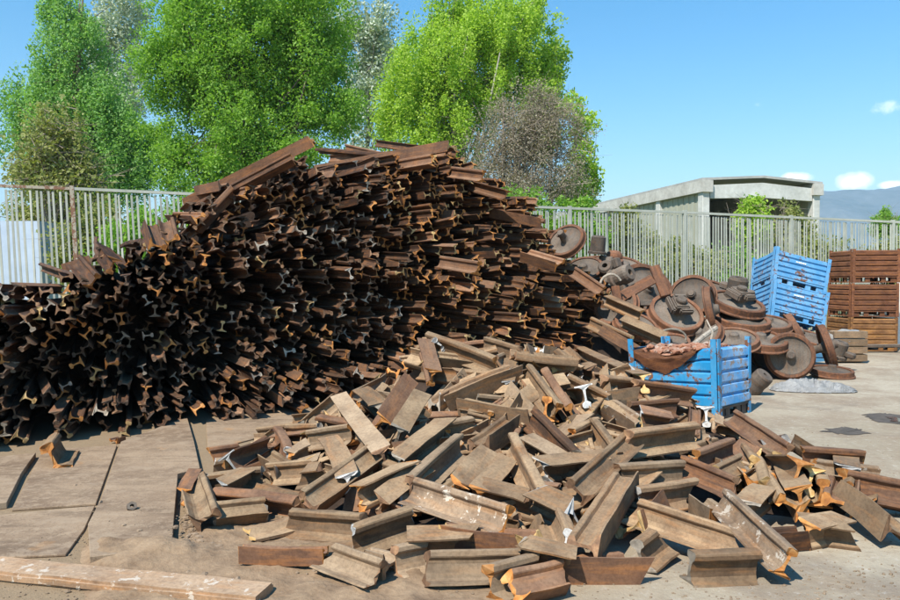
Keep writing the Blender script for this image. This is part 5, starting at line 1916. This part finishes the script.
# brake hoop
bm = bmesh.new()
pts = [at(611 + 12 * math.cos(a), 290 - 16 * math.sin(a), 11.8) for a in [k * PI / 10 for k in range(2, 11)]]
tube(bm, pts, .018, 6)
tag(obj('steel_hoop', bm, M['end_grey']), 'thin grey bent hoop hanging left of the red steel frame', 'hoop')
bm = bmesh.new()
pts = [at(672 + 14 * math.cos(a), 338 - 9 * math.sin(a), 11.0) for a in [k * PI / 10 for k in range(-1, 9)]]
tube(bm, pts, .016, 6)
tag(obj('steel_hoop', bm, M['end_grey']), 'pale curved strap behind the open blue crate', 'strap')

# crumpled grey sheet and grey roll on the concrete
bm = bmesh.new()
nx, ny = 40, 16
g = []
for j in range(ny + 1):
    rowv = []
    for i in range(nx + 1):
        u, v = i / nx - .5, j / ny - .5
        q = Vector((u * 7 + v * 2.5, v * 5, 3))
        ridge = 1 - abs(mnoise.noise(q)) * 2.2
        lens = max(0.0, 1 - (2 * u) ** 2)
        z = .012 + .15 * (1 - abs(2 * v) ** 1.7) * lens ** .6 * (.45 + .55 * ridge) * (1.15 - .6 * u)
        rowv.append(bm.verts.new((u * 1.15, v * (.10 + .40 * lens ** .5) + .03 * mnoise.noise(q * 1.7), z + .012 * mnoise.noise(q * 4))))
    g.append(rowv)
for j in range(ny):
    for i in range(nx):
        bm.faces.new((g[j][i], g[j][i + 1], g[j + 1][i + 1], g[j + 1][i]))
bmesh.ops.solidify(bm, geom=list(bm.faces), thickness=.01)
o = obj('crumpled_sheet', bm, M['foil'])
o.matrix_world = Matrix.Translation(on_ground(813, 391)) @ Matrix.Rotation(-.10, 4, 'Z')
tag(o, 'crumpled pale grey sheet lying on the concrete before the wheels', 'metal sheet')
bm = bmesh.new()
lathe(bm, [(.03, .17), (.11, .17), (.125, .15), (.13, .06), (.12, .0), (.13, -.06), (.125, -.15), (.11, -.17), (.03, -.17)], 24, closed=True)
o = obj('steel_drum', bm, M['axle_dark'])
o.matrix_world = axis_frame(on_ground(757, 395) + Vector((0, 0, .16)), (.45, -.5, .75))
tag(o, 'small grey drum lying beside the open blue crate', 'drum')
# grey tarpaulin lump and brown box near the rusty crates
bm = bmesh.new()
ret = bmesh.ops.create_icosphere(bm, subdivisions=4, radius=.36)
for v in ret['verts']:
    v.co = Vector((v.co.x * 1.1, v.co.y * .8, max(-.05, v.co.z * .55))) * (1 + .25 * mnoise.fractal(v.co * 5, 1, 2, 4))
o = obj('tarpaulin', bm, M['tarp'], smooth=True)
o.location = at(845, 340, 14.2)
tag(o, 'grey tarpaulin bundled on the brown box by the rusty crates', 'tarpaulin')
bx = empty('brown_box', 'low brown box of planks under the grey tarpaulin', 'box', None, Matrix.Translation((at(848, 345, 14.0).x, 14.2, 0)))
for k in range(4):
    bm = bmesh.new()
    box(bm, (0, -.28, .10 + k * .145), (.62, .05, .12))
    obj('board', bm, M['rail_dusty'], bx)
    bm = bmesh.new()
    box(bm, (.31, 0, .10 + k * .145), (.05, .50, .12))
    obj('board', bm, M['rail_dusty'], bx)
bm = bmesh.new()
box(bm, (0, .02, .30), (.54, .5, .56))
obj('body', bm, M['rail_dusty'], bx)
# earth and rust under the wheels
bm = bmesh.new()
g = []
for j in range(15):
    rowv = []
    for i in range(25):
        x, y = 1.4 + 4.2 * i / 24, 11.5 + 3.5 * j / 14
        u, v = (i / 24), (j / 14)
        hgt = (1.45 * (1 - u) ** .8 + .1) * math.sin(PI * min(1, v * .9 + .02)) ** .8 * min(1, i / 2, (24 - i) / 4)
        rowv.append(bm.verts.new((x, y, hgt * .8 - .04 + .08 * mnoise.noise(Vector((i * .7, j * .7, 1))))))
    g.append(rowv)
for j in range(14):
    for i in range(24):
        bm.faces.new((g[j][i], g[j][i + 1], g[j + 1][i + 1], g[j + 1][i]))
tag(obj('rust_rubble', bm, M['rubble']), 'dark rust rubble under the heap of wheels', 'rubble', kind='stuff')
#@@NEXT@@

# ------------------------------------------------------------------ picture settings
S.view_settings.view_transform = 'Standard'
S.view_settings.look = 'None'
S.view_settings.exposure = 0.92
S.view_settings.gamma = 1.0
S.view_settings.use_curve_mapping = False
S.render.engine = 'CYCLES'
S.cycles.use_denoising = True
S.cycles.max_bounces = 8
S.cycles.transparent_max_bounces = 8
S.cycles.volume_bounces = 0
bpy.context.view_layer.update()
